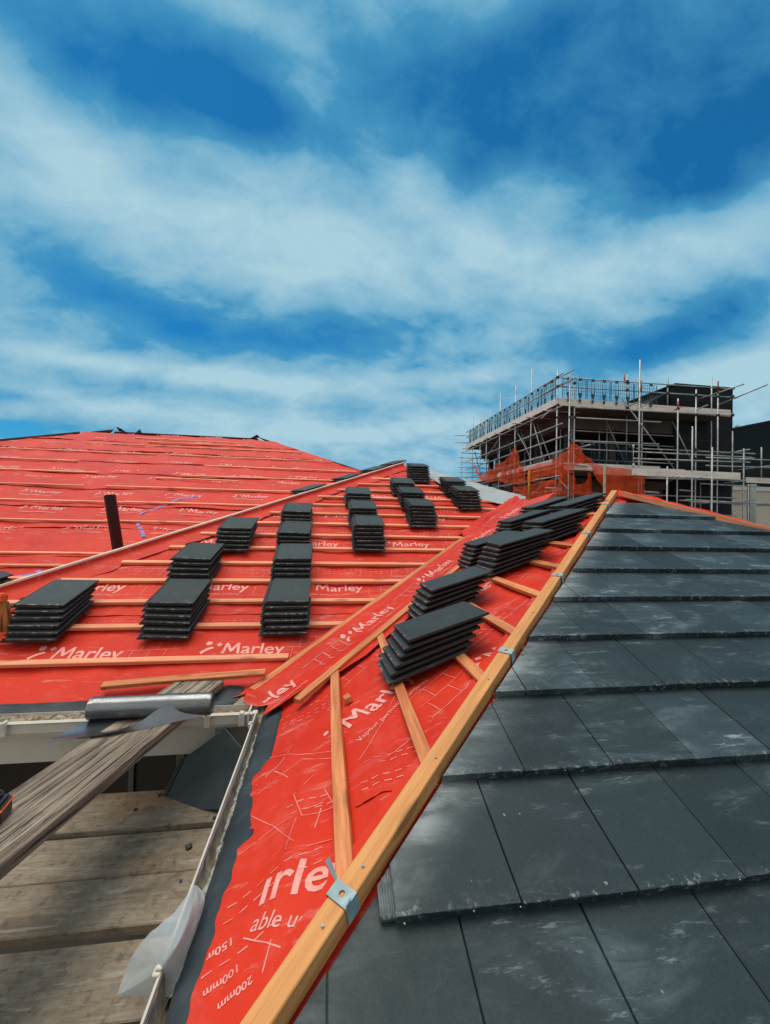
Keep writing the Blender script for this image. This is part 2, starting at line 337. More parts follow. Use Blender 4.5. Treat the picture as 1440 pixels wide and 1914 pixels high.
def net_mat():
    mt, nt, b = new_mat('orange_debris_netting', .6, .2)
    b.inputs['Base Color'].default_value = (.95, .12, .028, 1)
    tr = nd(nt, 'ShaderNodeBsdfTransparent'); tl = nd(nt, 'ShaderNodeBsdfTranslucent'); tl.inputs[0].default_value = (.95, .17, .04, 1)
    m1 = nd(nt, 'ShaderNodeMixShader'); m1.inputs[0].default_value = .4
    nt.links.new(b.outputs[0], m1.inputs[1]); nt.links.new(tl.outputs[0], m1.inputs[2])
    m2 = nd(nt, 'ShaderNodeMixShader'); n = tex(nt, scale=1.6, detail=6, rough=.6)
    nt.links.new(maprange(nt, n, .35, .65, .48, .88), m2.inputs[0])
    nt.links.new(tr.outputs[0], m2.inputs[1]); nt.links.new(m1.outputs[0], m2.inputs[2])
    nt.links.new(m2.outputs[0], nt.nodes['Material Output'].inputs[0])
    return mt
M_net = net_mat()
def film_mat():
    mt, nt, b = new_mat('translucent_plastic_film', .32, .5)
    b.inputs['Base Color'].default_value = (.62, .70, .73, 1)
    tr = nd(nt, 'ShaderNodeBsdfTransparent'); tl = nd(nt, 'ShaderNodeBsdfTranslucent'); tl.inputs[0].default_value = (.60, .66, .68, 1)
    m1 = nd(nt, 'ShaderNodeMixShader'); m1.inputs[0].default_value = .4
    nt.links.new(b.outputs[0], m1.inputs[1]); nt.links.new(tl.outputs[0], m1.inputs[2])
    m2 = nd(nt, 'ShaderNodeMixShader'); m2.inputs[0].default_value = .72
    nt.links.new(tr.outputs[0], m2.inputs[1]); nt.links.new(m1.outputs[0], m2.inputs[2])
    nt.links.new(m2.outputs[0], nt.nodes['Material Output'].inputs[0])
    return mt
M_film = film_mat()

# ------------------------------------------------------------------ object helpers
COL = scn.collection
def tag(o, label=None, cat=None, group=None, kind=None):
    if label: o['label'] = label
    if cat: o['category'] = cat; o['kind'] = 'thing'
    if group: o['group'] = group
    if kind: o['kind'] = kind
    return o
def empty(name, loc, label=None, cat=None, group=None):
    o = bpy.data.objects.new(name, None); COL.objects.link(o); o.location = V(loc) + UPZ; o.empty_display_size = .2
    return tag(o, label, cat, group)
def root_loc(p):
    l = V((0, 0, 0))
    while p is not None: l += p.location; p = p.parent
    return l
def link(name, me, mat, parent=None, loc=None, smooth=False):
    """mesh given in camera-origin coordinates (or already local when loc is given)"""
    if isinstance(me, bmesh.types.BMesh):
        m2 = bpy.data.meshes.new(name); me.to_mesh(m2); me.free(); me = m2
    if mat: me.materials.append(mat)
    o = bpy.data.objects.new(name, me); COL.objects.link(o)
    if loc is None:
        if parent is None:
            n = len(me.vertices); c = V((0, 0, 0))
            for v in me.vertices: c += v.co
            c /= max(1, n); c.z = min(v.co.z for v in me.vertices)
            me.transform(Matrix.Translation(-c)); o.location = c + UPZ
        else:
            me.transform(Matrix.Translation(UPZ - root_loc(parent))); o.parent = parent
    else:
        o.location = V(loc) + UPZ
        if parent: o.location -= root_loc(parent); o.parent = parent
    if smooth:
        for p in me.polygons: p.use_smooth = True
    return o
def boxbm(bm, lo, hi, mtx=None):
    vs = [bm.verts.new((x, y, z)) for x in (lo[0], hi[0]) for y in (lo[1], hi[1]) for z in (lo[2], hi[2])]
    for f in ((0, 1, 3, 2), (4, 6, 7, 5), (0, 4, 5, 1), (2, 3, 7, 6), (0, 2, 6, 4), (1, 5, 7, 3)): bm.faces.new([vs[i] for i in f])
    if mtx: 
        for v in vs: v.co = mtx @ v.co
    return vs
def frame(A, B, up=V((0, 0, 1))):
    x = (B - A).normalized(); y = up.cross(x).normalized(); z = x.cross(y)
    m = Matrix((x, y, z)).transposed().to_4x4(); m.translation = A; return m
def bar(name, A, B, w, h, mat, parent=None, up=V((0, 0, 1)), bow=0.0, seg=None, bev=.0025, base=True, jag=0):
    """timber from A to B; A,B on its underside centre line; local X is the length"""
    A, B = V(A), V(B); L = (B - A).length; n = seg or max(2, int(L / .25))
    bm = bmesh.new(); ph = random.random() * 6; ph2 = random.random() * 6
    rings = []
    prof = [(-w / 2 + bev, 0), (w / 2 - bev, 0), (w / 2, bev), (w / 2, h - bev), (w / 2 - bev, h), (-w / 2 + bev, h), (-w / 2, h - bev), (-w / 2, bev)]
    for i in range(n + 1):
        t = i / n; oy = bow * sin(t * pi + .3 * sin(ph)) + bow * .4 * sin(t * 5 + ph); oz = bow * .25 * (sin(t * 4 + ph2))
        rings.append([bm.verts.new((t * L + (jag * (k % 3 - 1) if i in (0, n) else 0), y + oy, z + oz)) for k, (y, z) in enumerate(prof)])
    for a, b in zip(rings, rings[1:]):
        for k in range(8): bm.faces.new((a[k], b[k], b[(k + 1) % 8], a[(k + 1) % 8]))
    bm.faces.new(rings[0]); bm.faces.new(rings[-1][::-1])
    bmesh.ops.recalc_face_normals(bm, faces=bm.faces)
    me = bpy.data.meshes.new(name); bm.to_mesh(me); bm.free(); me.materials.append(mat)
    o = bpy.data.objects.new(name, me); COL.objects.link(o)
    mw = frame(A, B, up); mw.translation = A + UPZ
    if parent: o.parent = parent; mw.translation -= root_loc(parent)
    o.matrix_local = mw
    return o
def tubebm(bm, A, B, r, n=8, cap=True):
    A, B = V(A), V(B); d = (B - A).normalized(); s = d.orthogonal().normalized(); t = d.cross(s)
    ra = [bm.verts.new(A + (s * cos(2 * pi * i / n) + t * sin(2 * pi * i / n)) * r) for i in range(n)]
    rb = [bm.verts.new(B + (s * cos(2 * pi * i / n) + t * sin(2 * pi * i / n)) * r) for i in range(n)]
    for i in range(n):
        f = bm.faces.new((ra[i], ra[(i + 1) % n], rb[(i + 1) % n], rb[i])); f.smooth = True
    if cap: bm.faces.new(ra[::-1]); bm.faces.new(rb)
def tube(name, A, B, r, mat, parent=None, n=8):
    bm = bmesh.new(); tubebm(bm, A, B, r, n); return link(name, bm, mat, parent)
def box(name, lo, hi, mat, parent=None, bev=0):
    bm = bmesh.new(); boxbm(bm, lo, hi)
    if bev: bmesh.ops.bevel(bm, geom=bm.edges[:], offset=bev, segments=1, affect='EDGES')
    bmesh.ops.recalc_face_normals(bm, faces=bm.faces)
    return link(name, bm, mat, parent)
def fbm(x, y, z=0, o=4): return noise.fractal(V((x, y, z)), .6, 2.0, o)

# ------------------------------------------------------------------ roof geometry (roof frame: x along the courses, y into the scene)
PH = radians(22.979); s, c = sin(PH), cos(PH)
N1 = V((0, -s, c)); N2 = V((-s, 0, c)); U1 = V((0, c, s)); U2 = V((c, 0, s))
D1 = -1.149; D1s = -1.204; D2s = -.862; D3 = -1.975; D4 = -2.35
ZE = -1.06
def zN1(y, d): return (d + s * y) / c
def zN2(x, d): return (d + s * x) / c
K12 = (D2s - D1s) / s            # hip: y - x
K23 = (D2s - D3) / s             # valley S2/S3: y - x
P3 = V((1.37, 7.37, 0)); P3.z = zN1(7.37, D3)
D5 = -s * P3.x + c * P3.z
P1x, P1y = 2.85, 2.85 + K12; P1z = zN1(P1y, D1s)
yE3 = (c * ZE - D3) / s; xE2 = (c * ZE - D2s) / s; yE4 = (c * ZE - D4) / s; xE5 = (c * ZE - D5) / s
K35 = (D5 - D3) / s              # left hip of S3
RS1 = P1x + P1y                  # right hip of S1: x + y
RS3 = P3.x + P3.y                # right hip of S3

house = empty('house', (0, 3.2, -6.0), 'low hipped house under re-roofing, red underlay, timber battens and dark laid tiles', 'house')

def rip(u, v, seed, amp=1.0):
    a = fbm(u * 1.3 + seed, v * 1.3, seed) * .010 + fbm(u * 1.1 + seed, v * 5.5, seed + 3, 3) * .007 + fbm(u * 6, v * 6 + seed, 2, 3) * .0025
    return a * amp * 1.3
# --- sheets of underlay -------------------------------------------------
def sheet(name, fpos, us, vs, inside, mat, parent, step, normal, disp, thick=0, smooth=True):
    """grid sheet in slope coordinates; fpos(u,v)->point, inside(u,v)->bool clip by vertex snapping"""
    bm = bmesh.new(); nu = max(1, int((us[1] - us[0]) / step)); nv = max(1, int((vs[1] - vs[0]) / step))
    grid = {}
    for j in range(nv + 1):
        v = vs[0] + (vs[1] - vs[0]) * j / nv
        lo, hi = inside(v)
        lo = max(lo, us[0]); hi = min(hi, us[1])
        if hi - lo < .01: continue
        for i in range(nu + 1):
            u = lo + (hi - lo) * i / nu
            grid[i, j] = bm.verts.new(fpos(u, v) + normal * disp(u, v))
    for j in range(nv):
        for i in range(nu):
            k = [(i, j), (i + 1, j), (i + 1, j + 1), (i, j + 1)]
            if all(q in grid for q in k): bm.faces.new([grid[q] for q in k])
    bmesh.ops.recalc_face_normals(bm, faces=bm.faces)
    for f in bm.faces:
        if f.normal.dot(normal) < 0: f.normal_flip()
    return link(name, bm, mat, parent, smooth=smooth)

# S3 : u = x, v = slope distance from the eave
def pos3(u, v): return V((u, yE3 + v * c, ZE + v * s))
def y3(v): return yE3 + v * c
def in3(v):
    y = y3(v); return (y - K35 - .0, min(y - K23, RS3 - y))
BAT3 = [3.126, 3.405, 3.689, 3.976, 4.262, 4.552, 4.843, 5.130, 5.414, 5.704, 5.99, 6.27, 6.547, 6.83]
def sag3(u, v):
    y = y3(v); r = 0
    for yb in BAT3:
        d = y - yb
        if -.16 < d < .12: r += .005 * exp(-((d + .055) / .03) ** 2) * (.4 + fbm(u * 2.2, yb * 3, 5, 3) * 2.0)
    r = r - .006 + rip(u, v, 1.7) * .8 - .006 * (.5 + .5 * cos(2 * pi * u / .6))
    return min(r, .003) if y - u - K23 < .22 else r
LAP3 = [0, .78, 1.60, 2.42, 3.25, 4.1, 5.4]
for k in range(len(LAP3) - 1):
    a, b = LAP3[k], LAP3[k + 1]
    def disp(u, v, a=a, k=k):
        e = max(0, 1 - (v - a) / .10); return sag3(u, v) + k * .0004 + (e ** 2) * (.004 + .009 * max(0, fbm(u * 1.6, k * 9.1, 3)))
    sheet('underlay_strip', pos3, (-3.6, 3.1), (a - (.05 if k == 0 else 0) + .0, min(b + .02, 5.3)), in3, M_red, house, .03 if k < 3 else .05, N1, disp)

# S2 : u = y , v = slope distance from x = xE2
def pos2(u, v): return V((xE2 + v * c, u, ZE + v * s))
EDGE2 = [(.4, .02), (.9, .025), (1.05, .03), (1.24, .03), (1.45, .035), (1.62, .02), (1.748, .006), (1.752, .047), (1.93, .028), (2.29, .04), (2.5, .02), (9, .02)]
def edge2(u):
    for (a, p), (b, q) in zip(EDGE2, EDGE2[1:]):
        if a <= u <= b: return .005 + p + (q - p) * (u - a) / (b - a) + .004 * sin(u * 31) + .003 * sin(u * 77)
    return .02
def sag2(u, v):
    x = xE2 + v * c
    w = rip(u * .9, v, 8.3) * 1.1 - .006
    # long wrinkle running down from the first batten, and a bulge over the eave
    w += .012 * exp(-((v - .22 - (u - 1.2) * .10) / .05) ** 2) * max(0, min(1, (1.9 - u) / .5)) * max(0, min(1, (u - .9) / .2))
    w += .006 * sin((u * 5 + v * 9)) * exp(-((v - .2) / .2) ** 2)
    w -= .010 * (.5 + .5 * cos(2 * pi * (u - .2) / .6)) * .6
    w -= max(0, .06 - v) * .12
    if K23 - (u - x) < .68: w = min(w, .002)
    for xb in (.07, .36, .65, .915, 1.206): w = w if abs(x - xb) > .035 else min(w, -.002)
    return w
def sheet2():
    bm = bmesh.new(); step = .02; grid = {}
    us = [.35 + .0125 * i for i in range(int((6.2 - .35) / .0125))]
    nv = 110
    for i, u in enumerate(us):
        x0, x1 = u - K23, u - K12
        v0 = max(edge2(u), (x0 - xE2) / c if x0 > xE2 else -9); v1 = min((x1 - xE2) / c, (P1x - xE2) / c)
        if v1 - v0 < .01: continue
        for j in range(nv + 1):
            v = v0 + (v1 - v0) * j / nv
            grid[i, j] = bm.verts.new(pos2(u, v) + N2 * sag2(u, v))
    for (i, j) in list(grid):
        k = [(i, j), (i + 1, j), (i + 1, j + 1), (i, j + 1)]
        if all(q in grid for q in k): bm.faces.new([grid[q] for q in k])
    for f in bm.faces:
        f.normal_update()
        if f.normal.dot(N2) < 0: f.normal_flip()
    return link('underlay_slope', bm, M_red, house, smooth=True)
sheet2()
# overlapping lap of a second piece on S2, with a lifted torn edge
def patch2(name, pts, lift, mat, seedv, n=26, parent=house, liftedge=0):
    """quad patch on S2 given by four (y, slope v) corners: a b along the lower/free edge, d c behind"""
    bm = bmesh.new(); a, b, cc, d = [V((p[0], p[1], 0)) for p in pts]; g = {}
    for i in range(n + 1):
        for j in range(n + 1):
            s_, t = i / n, j / n
            p = a.lerp(b, s_).lerp(d.lerp(cc, s_), t)
            l = lift + liftedge * (1 - t) ** 6 * (.4 + fbm(s_ * 3, seedv, 1))
            g[i, j] = bm.verts.new(pos2(p.x, p.y) + N2 * (sag2(p.x, p.y) + l))
    for i in range(n):
        for j in range(n): bm.faces.new((g[i, j], g[i + 1, j], g[i + 1, j + 1], g[i, j + 1]))
    for f in bm.faces:
        f.normal_update()
        if f.normal.dot(N2) < 0: f.normal_flip()
    return link(name, bm, mat, parent, smooth=True)
def v2(x): return (x - xE2) / c
patch2('underlay_lap', [(1.262, v2(.36)), (1.285, v2(.106)), (2.1, v2(.102)), (2.1, v2(1.1))], .002, M_red, 3, liftedge=.006)

# valley strip : from the board on S3 to the board on S2, laid over both
VD = V((c, c, s)).normalized()     # direction of hips / valley
def valley_profile(q):             # q = horizontal offset (y - x) - K23, negative towards S2
    return q
def pos_v(x, q):
    """point above roof at given x with y-x = K23+q"""
    y = x + K23 + q
    z3, z2 = zN1(y, D3), zN2(x, D2s)
    return V((x, y, max(z3, z2, -1.078)))
XF = lambda q: -.43 + .03 * sin(q * 25) + max(0, -q - .30) * .9
def valley_sheet(name, q0, q1, x0f, x1, mat, lift, nq=48, step=.02):
    bm = bmesh.new(); g = {}; nx = int((x1 + .6) / step)
    for i in range(nx + 1):
        for j in range(nq + 1):
            q = q0 + (q1 - q0) * j / nq
            xs = x0f(q); x = xs + (x1 - xs) * i / nx - q / 2
            br = exp(-(q / .09) ** 2) * .05
            p = pos_v(x, q) + V((0, 0, lift + br + rip(x * 1.4, q * 3, 4.4) * .4))
            g[i, j] = bm.verts.new(p)
    for i in range(nx):
        for j in range(nq): bm.faces.new((g[i, j], g[i + 1, j], g[i + 1, j + 1], g[i, j + 1]))
    for f in bm.faces:
        f.normal_update()
        if f.normal.z < 0: f.normal_flip()
    return link(name, bm, mat, house, smooth=True)
valley_sheet('valley_underlay', -.66, .16, XF, 2.87, M_red, .017)

# S4 main roof behind
def pos4(u, v): return V((u, yE4 + v * c, ZE + v * s))
R4 = 10.85
R4L, R4R = -5.25, -1.86
def in4(v):
    y = yE4 + v * c; d = R4 - y
    return (R4L - d, R4R + d)
def sag4(u, v): return rip(u * .7, v, 5.1) * 1.6 + .010 * max(0, fbm(u * .8, v * 3, 2.2)) - .008
VT4 = (R4 - yE4) / c
LAP4 = [0, 1.45, 2.2, 2.9, 3.65, 4.4, 5.1, 5.9, 6.7, 7.5]
for k in range(len(LAP4) - 1):
    a, b = LAP4[k], min(LAP4[k + 1] + .03, VT4)
    if a > VT4: break
    def disp(u, v, a=a, k=k):
        e = max(0, 1 - (v - a) / .16); return sag4(u, v) + k * .001 + (e ** 2) * (.008 + .02 * max(0, fbm(u * .9, k * 7.1, 6)))
    sheet('underlay_strip', pos4, (-11, 7.0), (a, b), in4, M_red, house, .10, N1, disp)
# hidden slopes and closing faces
def poly(name, pts, mat, parent=None):
    bm = bmesh.new(); bm.faces.new([bm.verts.new(V(p)) for p in pts]); return link(name, bm, mat, parent)
zr4 = zN1(R4, D4); zr3 = P3.z; yb = (c * zr3 - D4) / s
poly('roof_slope', [(xE5, yE3, ZE), (P3.x, P3.y, P3.z), (P3.x, yb, zr3), (xE5, yE4 + .02, ZE)], M_red, house)          # S5
P2 = V((P1x, RS3 - P1x, 0)); P2.z = zN1(P2.y, D3)
xr = P1x + (P1z - ZE) / tan(PH)
poly('roof_slope', [(P3.x, P3.y, zr3), (P3.x, yb, zr3), (P3.x + (zr3 - ZE) / tan(PH), yE4, ZE), (xr, 0 + RS1 - xr, ZE), (P1x, P1y, P1z), (P2.x, P2.y, P1z)], M_red, house)
hy = R4 + (zr4 - ZE) / tan(PH)
poly('roof_slope', [(R4R, R4, zr4), (R4R + 7.35, R4 - 7.35, ZE), (R4R + 7.35, hy, ZE)], M_red, house)
poly('roof_slope', [(R4L, R4, zr4), (R4L - 7.35, hy, ZE), (R4L - 7.35, R4 - 7.35, ZE)], M_red, house)
poly('roof_slope', [(R4L, R4 + .05, zr4 - .04), (R4R, R4 + .05, zr4 - .04), (R4R + 7.35, hy, ZE), (R4L - 7.35, hy, ZE)], M_red, house)
# walls of the house
def wallbox(a, b, y0, y1, z1=-1.2): return box('wall', (a, y0, -6.0), (b, y1, z1), M_wall, house)
wallbox(-3.1, 6.0, 2.90, 3.15)
wallbox(-12, -3.1, yE4 + .4, yE4 + .65)
wallbox(.06, .28, -1.2, 2.9)
wallbox(8.0, 8.2, -1.2, 3.5)
wallbox(.28, 8.0, -1.4, -1.2)

# ------------------------------------------------------------------ battens
def on1(x, y, d=D3): return V((x, y, zN1(y, d)))
def on2(x, y, d=D2s): return V((x, y, zN2(x, d)))
BW, BH = .045, .026
def bat3(y, x0=None, x1=None, mat=M_batp, d=D3, lift=.0, w=BW, bow=.004, dy=0.0):
    lo, hi = in3((y - yE3) / c)
    a = (lo + .08) if x0 is None else x0; b = (hi - .07) if x1 is None else x1
    if b - a < .1: return
    return bar('batten', on1(a, y, d) + N1 * lift, on1(b, y + dy, d) + N1 * lift, w, BH, mat, house, N1, bow)
# lowest two battens, then the regular gauge
bat3(2.80, -3.2, -.235, dy=.015)
for i, y in enumerate(BAT3[:-1]):
    lo, hi = in3((y - yE3) / c)
    st = lo + (.12 + .10 * random.random() if i else .1)
    en = hi - .10 - .04 * random.random()
    if hi > RS3 - y - .01: en = hi - .25
    bat3(y, st, en)
# S4 battens (some stop short, broken lengths)
B4 = [(10.021, [(-4.4, -2.2)]), (9.75, [(-4.0, -1.7)]), (9.432, [(-5.1, -2.9), (-3.0, -.6)]), (8.796, [(-9, -3.45), (-3.2, .1)]), (8.176, [(-9, -4.55), (-2.35, .55)]),
      (7.583, [(-9, -3.9), (-2.55, 1.3)]), (7.40, [(-2.9, -1.55)]), (6.952, [(-9, -3.75), (-3.45, 1.6)]), (6.341, [(-9, -2.9), (-2.9, .9)]), (5.718, [(-9, -2.7), (-2.85, .4)]),
      (4.914, [(-9, -2.2)]), (4.663, [(-9, -2.2)]), (4.437, [(-9, -2.2)])]
for y, segs in B4:
    for a, b in segs:
        d = R4 - y; a = max(a, R4L - d + .1); b = min(b, R4R + d - .12)
        bar('batten', on1(a, y, D4) + N1 * .012, on1(b, y - .012, D4) + N1 * .010, .034, .020, M_batp, house, N1, .006)
# S2 battens: run in y from the valley board to the hip board
for i, x in enumerate([.072, .36, .65, .915, 1.206, 1.50, 1.79, 2.08, 2.37, 2.62]):
    y0 = x + K12 + .03; y1 = x + K23 - .50 + .02
    if i == 0: y1 = 2.40
    if i == 1: y1 = 2.68
    a = on2(x, y0); b = on2(x, y1)
    if i == 1: a = on2(.345, y0 - .02); b = on2(.37, y1)
    bar('batten', a, b, .047, .026, M_batten, house, N2, .004)
# valley boards and hip boards
def diag(name, k, x0, x1, w, h, mat, zoff, sgn=1, bow=.004, dfun=None):
    A = V((x0, x0 + k, 0)); B = V((x1, x1 + k, 0))
    for P in (A, B): P.z = dfun(P) + zoff
    return bar(name, A, B, w, h, mat, house, V((0, 0, 1)), bow, seg=14)
diag('valley_batten', K23 + .10, -.415, 2.83, .050, .028, M_batten, .012, dfun=lambda P: zN1(P.y, D3))
diag('valley_batten', K23 - .53, -.13, 2.55, .048, .028, M_batten, .014, dfun=lambda P: zN2(P.x, D2s))
hipb = diag('hip_batten', K12, -.45, P1x + .0, .052, .050, M_hip, .018, dfun=lambda P: zN1(P.y, D1s), bow=.002)
# right hip of S1 and the hips of S3
A = V((P1x + .04, RS1 - P1x - .04, 0)); A.z = zN1(A.y, D1s) + .02; B = V((5.0, RS1 - 5.0, 0)); B.z = zN1(B.y, D1s) + .02
bar('hip_batten', A, B, .05, .05, M_batp, house, V((0, 0, 1)), .003)
A = V((-3.35, -3.35 + K35, 0)); A.z = zN1(A.y, D3) + .028; B = V((P3.x, P3.x + K35, 0)); B.z = zN1(B.y, D3) + .028
bar('hip_batten', A, B, .034, .045, M_pale, house, V((0, 0, 1)), .006, seg=16)
# red underlay dressed over the left hip, hanging in loose folds on the S3 side
def hip_fold(K, d, x0, x1, sd, off=.0):
    bm = bmesh.new(); g = {}; n = int((x1 - x0) / .035); prof = [(.0185, .064), (.0195, .056), (.021, .045), (.028, .028), (.048, .017), (.09, .012), (.13, .010), (.17, .006)]
    for i in range(n + 1):
        x = x0 + (x1 - x0) * i / n; wv = max(0, fbm(x * 2.3, 4 + off, 1, 3)); wv2 = fbm(x * 5, 9 + off, 1, 3)
        for j, (q, h) in enumerate(prof):
            qq = q * (1 + .7 * wv * (j > 3)); P = V((x + qq * sd[0] * .707, x + K + qq * sd[1] * .707, 0))
            base = min(zN1(P.y, d), zN1(x + K, d) + .0) if j < 4 else zN1(P.y, d)
            P.z = base + h + (.018 * wv + .006 * wv2) * (j in (4, 5, 6)) - (.0 if j else .0)
            g[i, j] = bm.verts.new(P)
    for i in range(n):
        for j in range(len(prof) - 1): bm.faces.new((g[i, j], g[i + 1, j], g[i + 1, j + 1], g[i, j + 1]))
    for f in bm.faces:
        f.normal_update()
        if f.normal.z < 0: f.normal_flip()
    return link('hip_underlay_fold', bm, M_red, house, smooth=True)
hip_fold(K35, D3, -3.3, P3.x - .02, (1, -1))
# red flap under the main hip board (seen between board and cut tiles)
def hip_flap():
    bm = bmesh.new(); g = {}; n = 110
    for i in range(n + 1):
        x = -.5 + (P1x + .45) * i / n
        for j, q in enumerate((-.16, -.08, -.03, 0, .03, .08, .15)):
            P = V((x - q * .5, x + K12 + q * .5, 0)); 
            P.z = min(zN1(P.y, D1s), zN2(P.x, D2s)) + .010 + .004 * fbm(x * 5, q * 9, 1)
            if q < -.05: P.z += .010 * max(0, fbm(x * 4, 3, 2))
            g[i, j] = bm.verts.new(P)
    for i in range(n):
        for j in range(6): bm.faces.new((g[i, j], g[i + 1, j], g[i + 1, j + 1], g[i, j + 1]))
    for f in bm.faces:
        f.normal_update()
        if f.normal.z < 0: f.normal_flip()
    link('hip_underlay_fold', bm, M_red, house, smooth=True)
hip_flap()
# underlay strip beyond the right hip of S1
bm = bmesh.new(); g = {}
for i in range(61):
    x = P1x + .02 + 2.4 * i / 60
    for j, q in enumerate((-.02, .04, .08, .16, .26)):
        P = V((x + q * .5, RS1 - x + q * .5, 0)); P.z = zN1(RS1 - x, D1s) + (.03, .10, .085, .03, -.03)[j] * (.85 + .5 * fbm(x * 2, j, 4)) - (0 if j else .0)
        g[i, j] = bm.verts.new(P)
for i in range(60):
    for j in range(4): bm.faces.new((g[i, j], g[i + 1, j], g[i + 1, j + 1], g[i, j + 1]))
bmesh.ops.recalc_face_normals(bm, faces=bm.faces)
link('hip_underlay_fold', bm, M_red, house, smooth=True)

# metal hip clips
def hip_clip(x, hole=True, tail=False, wid=.038):
    P = V((x, x + K12, 0)); P.z = zN1(P.y, D1s) + .018 + .0545 + .0020
    m_ = frame(P - VD * wid / 2, P + VD, V((0, 0, 1)))
    bm = bmesh.new(); hw = .029
    n = 16; r = .0075
    ca_ = math.atan2(hw, wid / 2); angs = sorted([ca_, pi - ca_, pi + ca_, 2 * pi - ca_] + [2 * pi * k / 12 for k in range(12)]); n = len(angs)
    inner = [bm.verts.new((wid / 2 + r * cos(a), -.002 + r * sin(a), 0)) for a in angs]
    outer = []
    for a in angs:
        q = max(abs(cos(a)) / (wid / 2), abs(sin(a)) / hw)
        outer.append(bm.verts.new((wid / 2 + cos(a) / q, sin(a) / q, 0)))
    # corners exactly
    for k in range(n): bm.faces.new((inner[k], outer[k], outer[(k + 1) % n], inner[(k + 1) % n]))
    sd = [bm.verts.new(q) for q in ((0, -hw, 0), (wid, -hw, 0), (wid, -hw - .001, -.045), (0, -hw - .001, -.045))]
    bm.faces.new(sd)
    up = [bm.verts.new(q) for q in ((0, hw, 0), (wid, hw, 0), (wid, hw + .001, -.02), (0, hw + .001, -.02))]
    bm.faces.new(up)
    if tail:
        t = [bm.verts.new(q) for q in ((wid * .80, hw, .0), (wid, hw, .0), (wid + .012, hw + .030, .030), (wid - .0 - .001, hw + .032, .030))]
        bm.faces.new(t)
        t2 = [bm.verts.new(q) for q in ((wid * .5, -hw + .006, .0008), (wid * .1, -hw + .001, .001), (wid * .0, -hw - .001, .006), (wid * .55, -hw + .0, .006))]
        bm.faces.new(t2)
    bmesh.ops.transform(bm, matrix=m_, verts=bm.verts)
    res = bmesh.ops.solidify(bm, geom=bm.faces[:], thickness=.0012)
    return link('hip_clip', bm, M_galv, house)
for x, t in ((.052, True), (.757, False), (1.325, False), (1.88, False), (2.45, False)): hip_clip(x, True, t)
def screw(P, nrm, r=.004):
    bm = bmesh.new(); tubebm(bm, P, P + nrm * .0015, r, 10); return link('screw_head', bm, M_galv, house)
for x in (.008, .10, .34, .62, 1.0, 1.6): 
    P = V((x, x + K12, 0)); P.z = zN1(P.y, D1s) + .0725; screw(P + V((.004, -.004, 0)), V((0, 0, 1)), .0035)
for x, ys in ((.072, (1.3, 1.62, 2.1)), (.36, (1.5, 1.9)), (.65, (1.75, 1.95))):
    for yv in ys: screw(on2(x, yv) + N2 * .0262, N2, .003)

# ------------------------------------------------------------------ laid tiles on S1
Gg, Wd = .3055, .295
O1 = V((.3358 - 0, .9455, 0))
# origin in roof frame: row 1 nose, joint u=0
O1x = 0.2006 + 0; O1y = 0.0
def clip_poly(pts, a, b, cc):       # keep a*x+b*y<=c
    outp = []
    for i in range(len(pts)):
        p, q = pts[i], pts[(i + 1) % len(pts)]; dp, dq = a * p[0] + b * p[1] - cc, a * q[0] + b * q[1] - cc
        if dp <= 0: outp.append(p)
        if dp * dq < 0: t = dp / (dp - dq); outp.append((p[0] + (q[0] - p[0]) * t, p[1] + (q[1] - p[1]) * t))
    return outp
